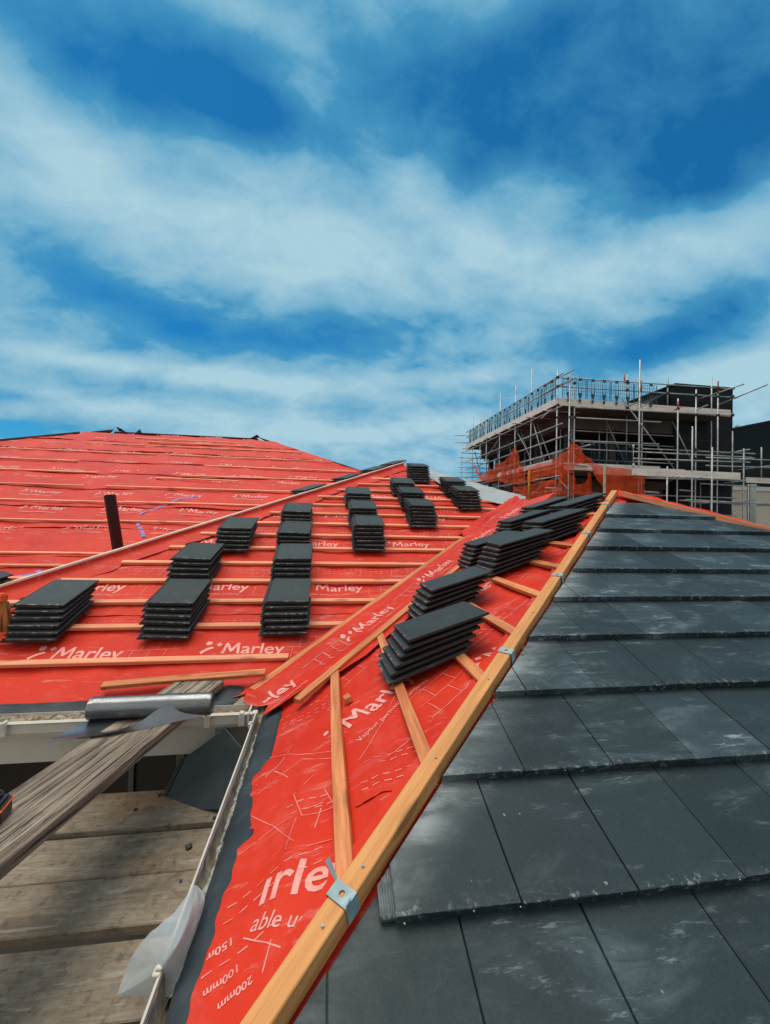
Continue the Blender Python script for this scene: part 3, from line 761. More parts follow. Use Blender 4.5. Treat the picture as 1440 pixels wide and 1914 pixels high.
# M @ p[5:8] from the camera solve (roof frame)
e_ = V((cos(radians(8.042)), sin(radians(8.042)), 0)); b_ = V((-e_.y, e_.x, 0)); pw = V((.3358, .9455, -.8710))
OR = V((pw.dot(e_), pw.dot(b_), pw.z))
def tiles_s1():
    bm = bmesh.new(); lay = bm.loops.layers.float_color.new('tile')
    def P(u, v, h): return OR + V((u, 0, 0)) + U1 * v + N1 * h
    def prism(pts, hf, th, r, nose_v, chips=True, vtop=.42):
        # subdivide the nose edge for raggedness
        q = []
        n = len(pts)
        for i in range(n):
            a, b = pts[i], pts[(i + 1) % n]
            q.append(a)
            L = sqrt((a[0] - b[0]) ** 2 + (a[1] - b[1]) ** 2)
            if abs(a[1] - nose_v) < 1e-4 and abs(b[1] - nose_v) < 1e-4 and L > .04:
                k = int(L / .012)
                for j in range(1, k): t = j / k; q.append((a[0] + (b[0] - a[0]) * t, nose_v + (random.random() ** 3) * .0022 * (1 if random.random() < .5 else 0)))
        cx = sum(p[0] for p in q) / len(q); cy = sum(p[1] for p in q) / len(q)
        ins = .0016
        top = []; mid = []; bot = []
        for (x, y) in q:
            dx, dy = cx - x, cy - y; L = max(1e-6, sqrt(dx * dx + dy * dy))
            top.append(bm.verts.new(P(x + dx / L * ins * 1.3, y + dy / L * ins * 1.3, hf(y))))
            mid.append(bm.verts.new(P(x, y, hf(y) - ins)))
            t_ = th if y > nose_v + .03 else .0265
            bot.append(bm.verts.new(P(x, y, hf(y) - t_)))
        fs = [bm.faces.new(top)]
        for i in range(len(q)):
            j = (i + 1) % len(q)
            fs.append(bm.faces.new((mid[i], mid[j], top[j], top[i]))); fs.append(bm.faces.new((bot[i], bot[j], mid[j], mid[i])))
        return fs
    for row in range(-3, 10):
        v0 = (row - 1) * Gg
        half = .5 if row % 2 == 0 else 0.0
        for k in range(-12, 24):
            u0 = (k + half) * Wd + .002; u1 = u0 + Wd - .0042
            if row == 1 and k < -1: continue
            tl = .012 * 0
            ju = random.uniform(-.0012, .0012); jv = random.uniform(-.0015, .0015); jh = random.uniform(0, .0015)
            pts = [(u0 + ju, v0 + jv), (u1 + ju, v0 + jv), (u1 + ju, v0 + .40), (u0 + ju, v0 + .40)]
            # hip clipping in slope coordinates: y - x <= kk, x + y <= ..   (x=OR.x+u, y=OR.y+v*c)
            cut = .808 + random.uniform(-.008, .008)
            cut = K12 - .062 + random.uniform(-.006, .006)
            pts = clip_poly(pts, -1, c, cut - OR.y + OR.x)
            pts = clip_poly(pts, 1, c, RS1 - .05 - OR.y - OR.x)
            if len(pts) < 3: continue
            ar = abs(sum(pts[i][0] * pts[(i + 1) % len(pts)][1] - pts[(i + 1) % len(pts)][0] * pts[i][1] for i in range(len(pts)))) / 2
            if ar < .0015: continue
            hf = lambda y, v0=v0, jh=jh: jh - (y - v0) * (.028 / Gg)
            r = random.random()
            fs = prism(pts, hf, .016, r, v0 + jv)
            # interlock strip below the joint on the left
            lk = [(u0 - .034, v0 + .004), (u0 + .001, v0 + .004), (u0 + .001, v0 + .40), (u0 - .034, v0 + .40)]
            lk = clip_poly(lk, -1, c, cut - OR.y + OR.x); lk = clip_poly(lk, 1, c, RS1 - .05 - OR.y - OR.x)
            if len(lk) >= 3:
                fs += prism(lk, lambda y, hf=hf: hf(y) - .0105, .012, r, -99)
                if row == 1 and k == -1:
                    for uu in (.007, .020, .0315):
                        rb = [(u0 - uu - .0035, v0 + .006), (u0 - uu, v0 + .006), (u0 - uu, v0 + .40), (u0 - uu - .0035, v0 + .40)]
                        rb = clip_poly(rb, -1, c, cut - OR.y + OR.x)
                        if len(rb) >= 3: fs += prism(rb, lambda y, hf=hf: hf(y) - .006, .005, r, -99)
            for f in fs:
                for l in f.loops:
                    co = l.vert.co - OR; vv = co.dot(U1) - v0; hh = (l.vert.co.y - l.vert.co.x)
                    l[lay] = (r * (.35 if row <= 1 else .75 if row < 3 else 1), max(vv, 0), max(0, K12 - .06 - hh), .25 if row <= 0 else (.3, 1, .6, .95)[row % 4])
    # triangulate the concave-ish ngons for safety
    bmesh.ops.triangulate(bm, faces=[f for f in bm.faces if len(f.verts) > 4])
    return link('laid_roof_tiles', bm, M_laid, house)
tiles_s1()
# dark deck beneath the laid tiles
poly('roof_slope', [(-3.8 + .03, -3.8 + K12 - .0, zN1(-3.8 + K12, D1s) - .004), (8, -3.8 + K12, zN1(-3.8 + K12, D1s)), (8, RS1 - 8 + 0, zN1(RS1 - 8, D1s)), (P1x + .02, P1y - .02, zN1(P1y - .02, D1s) - .004)], M_darkw, house)
# white mortar crumbs at the cut ends
bm = bmesh.new()
for i in range(70):
    x = random.choice([.335, .62, .86, 1.06, 1.4]) + random.gauss(0, .012); yv = x + K12 - .07 + random.gauss(0, .012)
    P = V((x, yv, zN1(yv, D1) - .012)); sz = random.uniform(.0006, .0026)
    if i > 50:
        r_ = random.choice([1, 2]); P = OR + V((random.uniform(-.3, 1.2), 0, 0)) + U1 * ((r_ - 1) * Gg + random.uniform(-.012, .01)) + N1 * .001
    bmesh.ops.create_icosphere(bm, subdivisions=1, radius=sz, matrix=Matrix.Translation(P))
tag(link('cement_crumbs', bm, M_cement), 'scattered cement crumbs lying on the laid dark tiles beside the hip batten', 'crumbs', kind='stuff')

# ------------------------------------------------------------------ printing on the underlay
_font_cache = {}
def text_mesh(txt, bold=0.0, shear=0.0, spacing=1.0):
    key = (txt, bold, shear, spacing); full = txt
    if txt == 'Marley': txt = 'arley'
    if key in _font_cache: return _font_cache[key]
    cu = bpy.data.curves.new('t', 'FONT'); cu.body = txt; cu.size = 1; cu.offset = bold; cu.shear = shear; cu.resolution_u = 3; cu.space_character = spacing
    cu.fill_mode = 'FRONT'
    o = bpy.data.objects.new('t', cu); COL.objects.link(o); bpy.context.view_layer.update()
    me = bpy.data.meshes.new_from_object(o); bpy.data.objects.remove(o)
    bm = bmesh.new(); bm.from_mesh(me); bpy.data.meshes.remove(me)
    bmesh.ops.remove_doubles(bm, verts=bm.verts, dist=.0005)
    if full == 'Marley':
        xm = min(v.co.x for v in bm.verts); bmesh.ops.translate(bm, vec=V((.86 - xm, 0, 0)), verts=bm.verts)
        mp_ = [(0, 0), (.115, 0), (.18, .50), (.36, .15), (.44, .15), (.62, .50), (.685, 0), (.80, 0), (.71, .72), (.595, .72), (.40, .35), (.205, .72), (.09, .72)]
        fm = bm.faces.new([bm.verts.new((x, y, 0)) for x, y in mp_]); fm.normal_update(); bmesh.ops.triangulate(bm, faces=[fm])
    lim = .22
    for _ in range(3):
        ed = [e for e in bm.edges if e.calc_length() > lim]
        if not ed: break
        bmesh.ops.subdivide_edges(bm, edges=ed, cuts=1); bmesh.ops.triangulate(bm, faces=bm.faces)
    vs = [v.co.copy() for v in bm.verts]; bm.verts.index_update(); fs = [[v.index for v in f.verts] for f in bm.faces]; bm.free()
    x0 = min(v.x for v in vs); x1 = max(v.x for v in vs)
    vs = [(v.x - x0, v.y) for v in vs]
    _font_cache[key] = (vs, fs, x1 - x0); return _font_cache[key]
class Printer:
    def __init__(self, place, ok): self.bm = bmesh.new(); self.place = place; self.ok = ok
    def put(self, pts, faces, ox, oy, ang, sx, sy=None, w0=0):
        sy = sx if sy is None else sy; ca, sa = cos(ang), sin(ang); vv = []; good = []
        for x, y in pts:
            X, Y = x * sx, y * sy; a, b = ox + X * ca - Y * sa, oy + X * sa + Y * ca
            good.append(self.ok(a, b)); vv.append((a, b))
        bv = {}
        for f in faces:
            if all(good[i] for i in f):
                for i in f:
                    if i not in bv: bv[i] = self.bm.verts.new(self.place(*vv[i]))
                try: self.bm.faces.new([bv[i] for i in f])
                except ValueError: pass
    def text(self, txt, ox, oy, ang, width, bold=.0, sp=1.0):
        vs, fs, w0 = text_mesh(txt, bold, 0, sp); k = width / w0; self.put(vs, fs, ox, oy, ang, k)
    def line(self, pts, w=.003):
        for a, b in zip(pts, pts[1:]):
            a, b = V((*a, 0)), V((*b, 0)); L = (b - a).length
            if L < 1e-5: continue
            n = max(1, int(L / .04)); d = (b - a) / L; q = V((-d.y, d.x, 0)) * w / 2; prev = None
            for i in range(n + 1):
                p = a.lerp(b, i / n); cur = (p - q, p + q)
                if prev and all(self.ok(z.x, z.y) for z in (*prev, *cur)):
                    vs = [self.bm.verts.new(self.place(z.x, z.y)) for z in (prev[0], cur[0], cur[1], prev[1])]
                    self.bm.faces.new(vs)
                prev = cur
    def dash(self, ox, oy, ang, L, w=.004, on=.03, off=.022):
        t = 0; ca, sa = cos(ang), sin(ang)
        while t < L:
            self.line([(ox + t * ca, oy + t * sa), (ox + (t + on) * ca, oy + (t + on) * sa)], w); t += on + off
    def disc(self, cx, cy, r, ang=0, ax=1, ay=1):
        n = 16; self.put([(0, 0)] + [(cos(2 * pi * k / n), sin(2 * pi * k / n)) for k in range(n)], [(0, 1 + k, 1 + (k + 1) % n) for k in range(n)], cx, cy, ang, r * ax, r * ay)
    def logo(self, ox, oy, ang, h):
        """dot over a curved bar, with a small tilted square to its right; ox,oy = baseline left"""
        ca, sa = cos(ang), sin(ang)
        def T(x, y): return ox + (x * ca - y * sa) * h, oy + (x * sa + y * ca) * h
        self.disc(*T(.38, .88), h * .19, ang)
        arc = []; n = 8; 
        for k in range(n + 1):
            t = k / n; arc.append((.05 + .62 * t, .0 + .52 * (1 - (1 - t) ** 1.7)))
        pts = []; fs = []
        for k, (x, y) in enumerate(arc):
            wv = .15 - .02 * k / n; pts += [(x - .02, y + wv / 2 + .02), (x + .10, y - wv / 2)]
            if k: fs.append((2 * k - 2, 2 * k - 1, 2 * k + 1, 2 * k))
        self.put(pts, fs, ox, oy, ang, h)
        self.put([(.82, .80), (1.0, .62), (1.18, .80), (1.0, .98)], [(0, 1, 2, 3)], ox, oy, ang, h)
    def brand(self, ox, oy, ang, width, sub=True, logo=True, fine=None):
        """baseline start of the word; letter height about .27 of the word"""
        self.text('Marley', ox, oy, ang, width, .012, .98)
        if logo: self.logo(ox - .34 * width * cos(ang), oy - .34 * width * sin(ang), ang, width * .27)
        if sub:
            p = fine or self
            p.text('Vapour permeable underlay', ox - .22 * width * cos(ang) + .17 * width * sin(ang), oy - .22 * width * sin(ang) - .17 * width * cos(ang), ang, width * 1.08, .0)
    def tiles(self, ox, oy, ang, nx=4, ny=3, w=.10, h=.13, lw=.003):
        ca, sa = cos(ang), sin(ang)
        def T(x, y): return ox + x * ca - y * sa, oy + x * sa + y * ca
        for j in range(ny + 1): self.line([T(-.05 + .02 * j, j * h), T(nx * w * (1 - .04 * j), j * h)], lw)
        for i in range(nx + 1):
            for j in range(ny):
                x = i * w + (w / 2 if j % 2 else 0)
                if x < nx * w: self.line([T(x, j * h), T(x + .012, (j + 1) * h)], lw)
    def done(self, name, mat):
        return link(name, self.bm, mat, house)
# S3
lap3_h = lambda u, v: sag3(u, v)
def place3(u, v):
    k = max(i for i in range(len(LAP3)) if v >= LAP3[i] or i == 0); e = max(0, 1 - (v - LAP3[k]) / .10)
    d = sag3(u, v) + k * .0004 + (e ** 2) * (.004 + .009 * max(0, fbm(u * 1.6, k * 9.1, 3)))
    return pos3(u, v) + N1 * (d + .0016)
def ok3(u, v):
    lo, hi = in3(v); return lo + .05 < u < min(hi, 9) - .05 and .0 < v < 5.2
pr = Printer(place3, ok3); pf = Printer(place3, ok3)
off3 = yE3 / c
for r_, (v, u0, per) in enumerate([(3.118 - off3, -.686, 1.04), (3.892 - off3, -.085 + .0, .98), (4.757 - off3, -.285, 1.0), (5.5 - off3, .1, 1.0), (6.3 - off3, .55, 1.0), (7.1 - off3, .3, 1.0), (7.9 - off3, .1, 1.0)]):
    for k in range(-4, 5):
        u = u0 + k * per
        pr.brand(u, v, -.03 if r_ == 0 else .0, .415, True, True, pf)
        pf.tiles(u + .46, v - .06, 0, 3, 2, .105, .12, .0026)
        pf.tiles(u + .40, v + .24, 0, 4, 1, .10, .10, .0024)
    for q in (.30, .335, .37):
        for k in range(-4, 4): pf.dash(u0 + k * .9, v + q, 0, .86, .0035, .028, .022)
pr.done('printed_wording', M_print); pf.done('printed_pattern', M_printL)
# S4 (rows of small wording)
def place4(u, v): 
    k = max([i for i in range(len(LAP4)) if v >= LAP4[i]] or [0]); e = max(0, 1 - (v - LAP4[k]) / .16)
    return pos4(u, v) + N1 * (sag4(u, v) + k * .001 + (e ** 2) * (.008 + .02 * max(0, fbm(u * .9, k * 7.1, 6))) + .003)
def ok4(u, v):
    lo, hi = in4(v); return lo + .1 < u < hi - .15
p4 = Printer(place4, ok4)
o4 = yE4 / c
for r_, (yy, u0) in enumerate([(5.974, -3.08), (6.60, -2.95), (7.25, -3.35), (8.0, -2.9), (8.35, -2.6), (9.0, -3.0), (9.65, -3.2), (10.2, -2.8), (10.75, -3.1), (11.3, -3.0)]):
    for k in range(-7, 6):
        v = yy - o4; u = u0 + k * 1.0
        p4.text('Marley', u, v, .0, .41, .012, .98); p4.logo(u - .14, v, 0, .11)
        if r_ < 3: p4.line([(u - .09, v - .085), (u + .35, v - .085)], .012)
p4.done('printed_wording', M_print)
# S2 : slope coordinates (y, w) ; reading frame has its second axis mirrored
def place2(a, b, lift=.0013):      # a = y, b = slope distance from eave
    x = xE2 + b * c
    if 1.25 < a < 2.12 and x > .085 and x < .36 + (a - 1.262) * .883 + .03: lift += .0035
    return pos2(a, b) + N2 * (sag2(a, b) + lift)
def ok2(a, b):
    x = xE2 + b * c; return b > edge2(a) + .004 and a < x + K23 - .06 and a > x + K12 + .0
def place2m(a, b): return place2(a, -b)
def ok2m(a, b): return ok2(a, -b)
# use mirrored coordinates (y, -w) so that text is not mirrored when seen from above
p2 = Printer(place2m, ok2m); f2 = Printer(place2m, ok2m)
def W(x): return (x - xE2) / c
def ok2_clip(f): return f
p2.text('\u0131rley', 1.085, -W(-.145), -radians(101), .25, .014)    # word cut by the lap beside the metal clip
p2.ok = lambda a, b: ok2m(a, b)
p2.text('able und', 1.030, -W(-.160), -radians(113), .185, .004)
p2.brand(1.73, -W(.115), -radians(58), .42, False, False); 
p2.text('Vapour permeable underlay', 1.615, -W(.145), -radians(56), .44, .0)
p2.brand(1.75, -W(.765), -radians(64), .40, False, True)
p2.brand(2.6, -W(.9), -radians(60), .40, False, True)
p2.text('150mm', 1.045, -W(-.205), -radians(75) + pi, .085, .012); p2.text('100mm', .968, -W(-.175), -radians(74) + pi, .075, .012); p2.text('200mm', .925, -W(-.135), -radians(76) + pi, .075, .012)
p2.disc(1.80, -W(.015), .016, 0, 1, .8)
for a0, w0, ang, L in ((1.134, -.275, 79, .30), (1.09, -.275, 80, .30), (.98, -.255, 80, .2), (2.09, -.20, 84, .30), (2.05, -.20, 84, .28), (2.16, -.23, 82, .30), (1.45, -.12, 97, .23), (1.40, -.10, 97, .2), (1.34, .13, 99, .22), (1.375, .13, 99, .24), (1.43, .20, 98, .2), (1.47, .15, 98, .2)):
    f2.dash(a0, -W(w0), -radians(ang), L, .0044, .024, .017)
for pts in ([(1.314, -.285), (1.377, -.145), (1.40, .0)], [(1.495, -.243), (1.38, -.15), (1.244, -.071)], [(1.60, -.24), (1.70, -.08), (1.62, .03)], [(1.86, -.26), (1.74, -.10), (1.66, .04)], [(1.26, -.20), (1.21, -.10)],
            [(1.58, -.02), (1.50, -.10), (1.36, -.06), (1.35, .04), (1.48, .0)], [(.98, -.10), (.92, .02)], [(.97, -.04), (.84, -.06)], [(1.2, -.265), (1.24, -.22)], [(1.78, -.2), (1.86, -.12)],
            [(1.50, .135), (1.68, .25), (1.86, .33)], [(1.62, .21), (1.57, .27)], [(1.74, .29), (1.69, .34)], [(1.66, .36), (1.50, .33), (1.44, .22)], [(1.25, .18), (1.30, .34), (1.38, .42)], [(1.30, .30), (1.22, .33)],
            [(1.9, .1), (2.02, .02), (2.12, .06)], [(1.95, -.1), (2.05, -.03)], [(2.0, .15), (2.1, .22)], [(1.9, .1), (1.86, .2)]):
    if sum(sqrt((p[0] - q[0]) ** 2 + (p[1] - q[1]) ** 2) for p, q in zip(pts, pts[1:])) < .14: continue
    f2.line([(y_, -W(x_)) for y_, x_ in pts], .0026)
for pts in ([(1.361, -.077), (1.30, -.088), (1.234, -.095), (1.215, -.03), (1.207, .035)], [(1.29, -.02), (1.375, -.005)], [(1.024, -.173), (.95, -.08), (.876, .01)], [(.975, -.10), (.90, -.115)],
            [(1.66, -.255), (1.73, -.17), (1.80, -.14)], [(1.70, -.19), (1.62, -.13)]):
    f2.line([(y_, -W(x_)) for y_, x_ in pts], .0032)
f2.tiles(1.58, -W(.46), -radians(63), 3, 2, .13, .10, .003); f2.tiles(2.02, -W(.78), -radians(62), 4, 2, .12, .10, .003); f2.tiles(2.25, -W(.14), -radians(56), 3, 2, .12, .09, .003); f2.tiles(2.6, -W(1.25), -radians(60), 4, 2, .12, .10, .003)
for a0, w0, ang, L in ((1.95, .62, 66, .5), (2.0, .60, 66, .5), (2.35, .30, 60, .6), (2.39, .27, 60, .6)): f2.dash(a0, -W(w0), -radians(ang), L, .0042, .024, .018)
p2.done('printed_wording', M_print); f2.done('printed_pattern', M_printL)
# valley strip print : coordinates (t along valley from x, q)
def placev(a, b):
    x = a; q = b; x2 = x - q / 2; br = exp(-(q / .09) ** 2) * .05
    return pos_v(x2, q) + V((0, 0, .017 + br + rip(x2 * 1.4, q * 3, 4.4) * .4 + .0030))
pv = Printer(placev, lambda a, b: -.60 < b < .12 and a > XF(b) + .012)
fv = Printer(placev, pv.ok)
class _: pass
# scale: one unit of a is 1.47 m along the valley, one unit of b is .71 m across
tv = N2.cross(VD).normalized()
if tv.y - tv.x < 0: tv = -tv
def vput(pr_, pts, faces, a, q):
    pr_.put([(a + X * VD.x + Y * (tv.x + (tv.y - tv.x) / 2), q + Y * (tv.y - tv.x)) for X, Y in pts], faces, 0, 0, 0, 1)
def vbrand(a, q, wd):
    vs, fs, w0 = text_mesh('Marley', .014, 0, .98); k = wd / w0; vput(pv, [(x * k, y * k) for x, y in vs], fs, a, q)
    h = wd * .27
    vput(pv, [(-.095, h * .88)] + [(-.095 + h * .19 * cos(2 * pi * i / 14), h * .88 + h * .19 * sin(2 * pi * i / 14)) for i in range(14)], [(0, 1 + i, 1 + (i + 1) % 14) for i in range(14)], a, q)
    vput(pv, [(-.045, h * .80), (-.028, h * .62), (-.010, h * .80), (-.028, h * .98)], [(0, 1, 2, 3)], a, q)
    vput(pv, [(-.135, 0), (-.118, -.004), (-.092, h * .36), (-.105, h * .46), (-.062, h * .50), (-.062, h * .64)], [(0, 1, 2, 3), (3, 2, 4, 5)], a, q)
    vs, fs, w0 = text_mesh('Vapour permeable underlay'); k = wd * 1.02 / w0; vput(fv, [(x * k, y * k - .085) for x, y in vs], fs, a, q)
for a in (-.535, .15, .85, 1.55, 2.25):
    vbrand(a - .0, -.215, .42)
    for i in range(4): fv.line([(a + .40 + i * .055, -.30), (a + .41 + i * .055, -.20)], .0045); fv.line([(a + .42 + i * .055, -.20), (a + .43 + i * .055, -.09)], .0045)
    for qq in (-.30, -.20, -.09): fv.line([(a + .36, qq), (a + .60, qq + .01)], .0045)
    fv.dash(a, .05, 0, .6, .005, .02, .015)
pv.done('printed_wording', M_print); fv.done('printed_pattern', M_printL)

# blue chalk marks on S4
p4 = Printer(lambda u, v: place4(u, v) + N1 * .002, ok4)
for a, b in (((-2.02, 6.74), (-2.35, 6.3)), ((-2.36, 6.28), (-2.52, 5.95)), ((-2.2, 5.32), (-2.38, 5.62)), ((-2.45, 5.75), (-2.41, 5.64)), ((-3.0, 4.47), (-2.7, 4.56)), ((-2.9, 4.58), (-2.62, 4.5)), ((-2.75, 4.43), (-2.6, 4.6))):
    p4.line([(a[0], a[1] / c - o4), (b[0], b[1] / c - o4)], .045)
p4.done('chalk_mark', M_blue)

# ------------------------------------------------------------------ stacked loose tiles
def tile_mesh(seed):
    random.seed(seed); bm = bmesh.new()
    prof = [(-.167, .001), (-.167, .010), (-.161, .010), (-.160, .006), (-.154, .006), (-.153, .013), (-.147, .013), (-.146, .007), (-.139, .007), (-.137, .023), (-.1345, .0245),
            (.165, .0245), (.167, .0225), (.167, .012), (.138, .012), (.137, .001)]
    L = .42; rings = []
    stations = [0, .004, .03, .034, .2, .414, .42]
    for y in stations:
        ring = []
        for x, z in prof:
            zz_ = z
            if y >= .034 and z < .004: zz_ = z + .007
            if y == 0: zz_ = z * .93 + .0008
            if y == .42: zz_ = min(z, .021) + (.004 if z < .004 else 0)
            ring.append(bm.verts.new((x + random.uniform(-.0006, .0006), y + (random.uniform(0, .003) if y == 0 else 0), zz_ + (random.uniform(-.0007, .0007) if y < .01 else 0))))
        rings.append(ring)
    n = len(prof)
    for a, b in zip(rings, rings[1:]):
        for i in range(n): bm.faces.new((a[i], a[(i + 1) % n], b[(i + 1) % n], b[i]))
    bm.faces.new(rings[0][::-1]); bm.faces.new(rings[-1])
    # nail holes
    bmesh.ops.recalc_face_normals(bm, faces=bm.faces)
    for sx in (-.08, .12):
        tubebm(bm, (sx, .385, .0240), (sx, .385, .0250), .0035, 8)
    me = bpy.data.meshes.new('roof_tile'); bm.to_mesh(me); bm.free(); me.materials.append(M_slate); return me
TM = [tile_mesh(i) for i in range(4)]
random.seed(11)
ORD = ['bottom', 'second from bottom', 'third from bottom', 'fourth from bottom', 'fifth from bottom', 'sixth from bottom', 'seventh', 'eighth']
def put_tile(P, X, Y, label, group):
    Y = Y.normalized(); Z = X.cross(Y).normalized(); X = Y.cross(Z)
    o = bpy.data.objects.new('roof_tile', random.choice(TM)); COL.objects.link(o)
    mw = Matrix((X, Y, Z)).transposed().to_4x4(); mw.translation = P + UPZ; o.matrix_world = mw
    tag(o, label, 'roof tile', group); return o
def stack(foot, X, Ub, Nb, n, desc, group, skew=0.0, p0=2.5, dp=1.1, dt=.0312, du=.034):
    for k in range(n):
        a = radians(p0 + dp * k); yaw = radians(random.gauss(0, 1.1) + skew)
        Y = (Ub * cos(a) - Nb * sin(a)); Y = (Matrix.Rotation(yaw, 3, Nb) @ Y); Xk = Matrix.Rotation(yaw, 3, Nb) @ X
        P = foot + Nb * (dt * k) + Ub * (du * k) + X * random.gauss(0, .005) + Ub * random.uniform(-.005, .005)
        nm = 'topmost' if k == n - 1 else ORD[k]
        put_tile(P, Xk, Y, f'roof tile, {nm} of {desc}', group)
G3 = 'loose tiles stacked on the battened front slope'; G2 = 'loose tiles stacked on the slope beside the long hip batten'
S3S = [(-1.907, 2.963, 'the red slope stack nearest the left edge', 6), (-1.09, 2.975, 'the front stack, second column from the left', 6), (-.288, 2.985, 'the front stack, column of four stacks', 6),
       (-1.140, 3.565, 'the second stack up, second column from left', 6), (-.303, 3.575, 'the second stack up, column of four stacks', 6),
       (-.925, 4.15, 'the stack behind the second column, beside pale batten', 6), (-.335, 4.16, 'the third stack up, column of four stacks', 5), (.443, 4.19, 'the lowest stack, middle column of three', 7),
       (-.359, 4.68, 'the highest stack, column of four stacks', 5), (.421, 4.73, 'the second stack up, middle column of three', 6), (1.15, 4.76, 'the lowest stack, rightmost column of three', 7),
       (.394, 5.31, 'the highest stack, middle column of three', 5), (1.13, 5.30, 'the second stack up, rightmost column of three', 6), (1.93, 5.33, 'the lower stack beside the grey membrane', 7),
       (1.10, 5.80, 'the highest stack, rightmost column of three', 5), (1.90, 5.83, 'the upper stack beside the grey membrane', 6), (1.47, 6.40, 'the stack at the very peak', 7)]
for x, y, d_, n in S3S:
    stack(on1(x, y, D3) + N1 * .030, V((1, 0, 0)), U1, N1, n, d_, G3, skew=(-3 if x == -1.09 or x == -1.14 else 0))
S2S = [(.300, 2.025, 'the nearest stack beside the long hip batten', 6, 3), (.585, 2.66, 'the single stack just behind the nearest one', 6, 2), (1.175, 3.40, 'the left stack of the nearest side-by-side pair', 6, 0),
       (1.175, 2.95, 'the right stack of the nearest side-by-side pair', 7, 0), (1.66, 3.78, 'the left stack of the middle side-by-side pair', 6, 0), (1.66, 3.22, 'the right stack of the middle side-by-side pair', 6, 0),
       (2.12, 4.18, 'the left stack of the farthest side-by-side pair', 5, 0), (2.12, 3.60, 'the right stack of the farthest side-by-side pair', 5, 0)]
for x, y, d_, n, sk in S2S:
    stack(on2(x, y) + N2 * .030, V((0, -1, 0)), U2, N2, n, d_, G2, skew=sk, p0=3.0, dp=.6, dt=.029, du=.026 if x > 1 else .031)
# tiles lying along the back of the left hip
N5 = N2
for i, (x, n, dd) in enumerate([(-2.72, 3, 'at the far left, behind the pale hip batten'), (-.30, 2, 'behind the pale hip batten, lowest of the right four'),
                               (.28, 2, 'halfway up behind the pale hip batten'), (.77, 2, 'near the top, behind the pale hip batten'), (1.16, 2, 'on the skyline behind the pale hip batten')]):
    P0 = V((x, x + K35, 0)); P0.z = zN1(P0.y, D3) + .005
    side = V((-.707, .707, 0)) * .20
    for k in range(n):
        P = P0 + side * .9 + V((0, 0, .038 + .030 * k)) + VD * (.012 * k)
        put_tile(P, V((.707, -.707, .0)), VD, f'roof tile {dd}, {"upper" if k == n - 1 else "lower" if k == 0 else "middle"} of its pile', 'tiles lying behind the pale hip batten')

# ------------------------------------------------------------------ eaves, gutters, fascia
random.seed(5)
def at(x, y, Y): r = ray(x, y); return r * (Y / r.y)
def atx(x, y, X): r = ray(x, y); return r * (X / r.x)
def atz(x, y, Z): r = ray(x, y); return r * (Z / r.z)
def extr(name, prof, axis, a, b, mat, parent, n=40, thick=.003, jit=None, smooth=False):
    """open profile [(p,z)] swept along x ('x') or y ('y'), solidified"""
    bm = bmesh.new(); g = {}
    for i in range(n + 1):
        t = a + (b - a) * i / n
        for j, (p, z) in enumerate(prof):
            dp, dz = jit(t, j) if jit else (0, 0)
            g[i, j] = bm.verts.new((t, p + dp, z + dz) if axis == 'x' else (p + dp, t, z + dz))
    for i in range(n):
        for j in range(len(prof) - 1): bm.faces.new((g[i, j], g[i + 1, j], g[i + 1, j + 1], g[i, j + 1]))
    bmesh.ops.recalc_face_normals(bm, faces=bm.faces)
    if thick: bmesh.ops.solidify(bm, geom=bm.faces[:], thickness=thick)
    return link(name, bm, mat, parent, smooth=smooth)
# S2 side
ft2 = extr('eaves_felt', [(-.215, zN2(-.215, D2s) - .020), (-.25, zN2(-.25, D2s) - .018), (-.285, -1.071), (-.320, -1.094), (-.324, -1.112)], 'y', .35, 2.33, M_felt, house, 60, .003,
           lambda t, j: ((.004 * fbm(t * 4, 1) + .006 * fbm(t * 1.1, 7)) * (j > 2), .004 * fbm(t * 3, 4 + j)), True)
gut2 = extr('gutter', [(-.356, -1.060), (-.352, -1.058), (-.350, -1.072), (-.352, -1.12), (-.335, -1.145), (-.28, -1.145), (-.268, -1.12), (-.266, -1.10)][0:], 'y', .25, 2.30, M_white, house, 30, .0025,
            lambda t, j: (.0015 * sin(t * 4), 0))
extr('gutter_dirt', [(-.3492, -1.066), (-.345, -1.105), (-.335, -1.128), (-.30, -1.132), (-.262, -1.118)], 'y', .25, 2.30, M_dirtyw, gut2, 90, 0, lambda t, j: (0, .006 * fbm(t * 14, j)), True)
extr('mortar_ridge', [(-.338, -1.124), (-.330, -1.098), (-.318, -1.092), (-.300, -1.112)], 'y', 1.0, 2.14, M_cement, gut2, 420, 0, lambda t, j: (.007 * fbm(t * 17, j, 1, 6), .016 * fbm(t * 13, j + 3, 2, 6) - .003), False)
for y in (1.02, 2.16):
    bm = bmesh.new(); boxbm(bm, (-.370, y - .014, -1.075), (-.352, y + .014, -1.052)); boxbm(bm, (-.366, y - .006, -1.052), (-.350, y + .006, -1.046))
    bmesh.ops.bevel(bm, geom=bm.edges[:], offset=.002, segments=1, affect='EDGES'); link('gutter_clip', bm, M_white, gut2)
box('fascia', (-.248, .0, -1.26), (-.232, 2.40, -1.10), M_white, house)
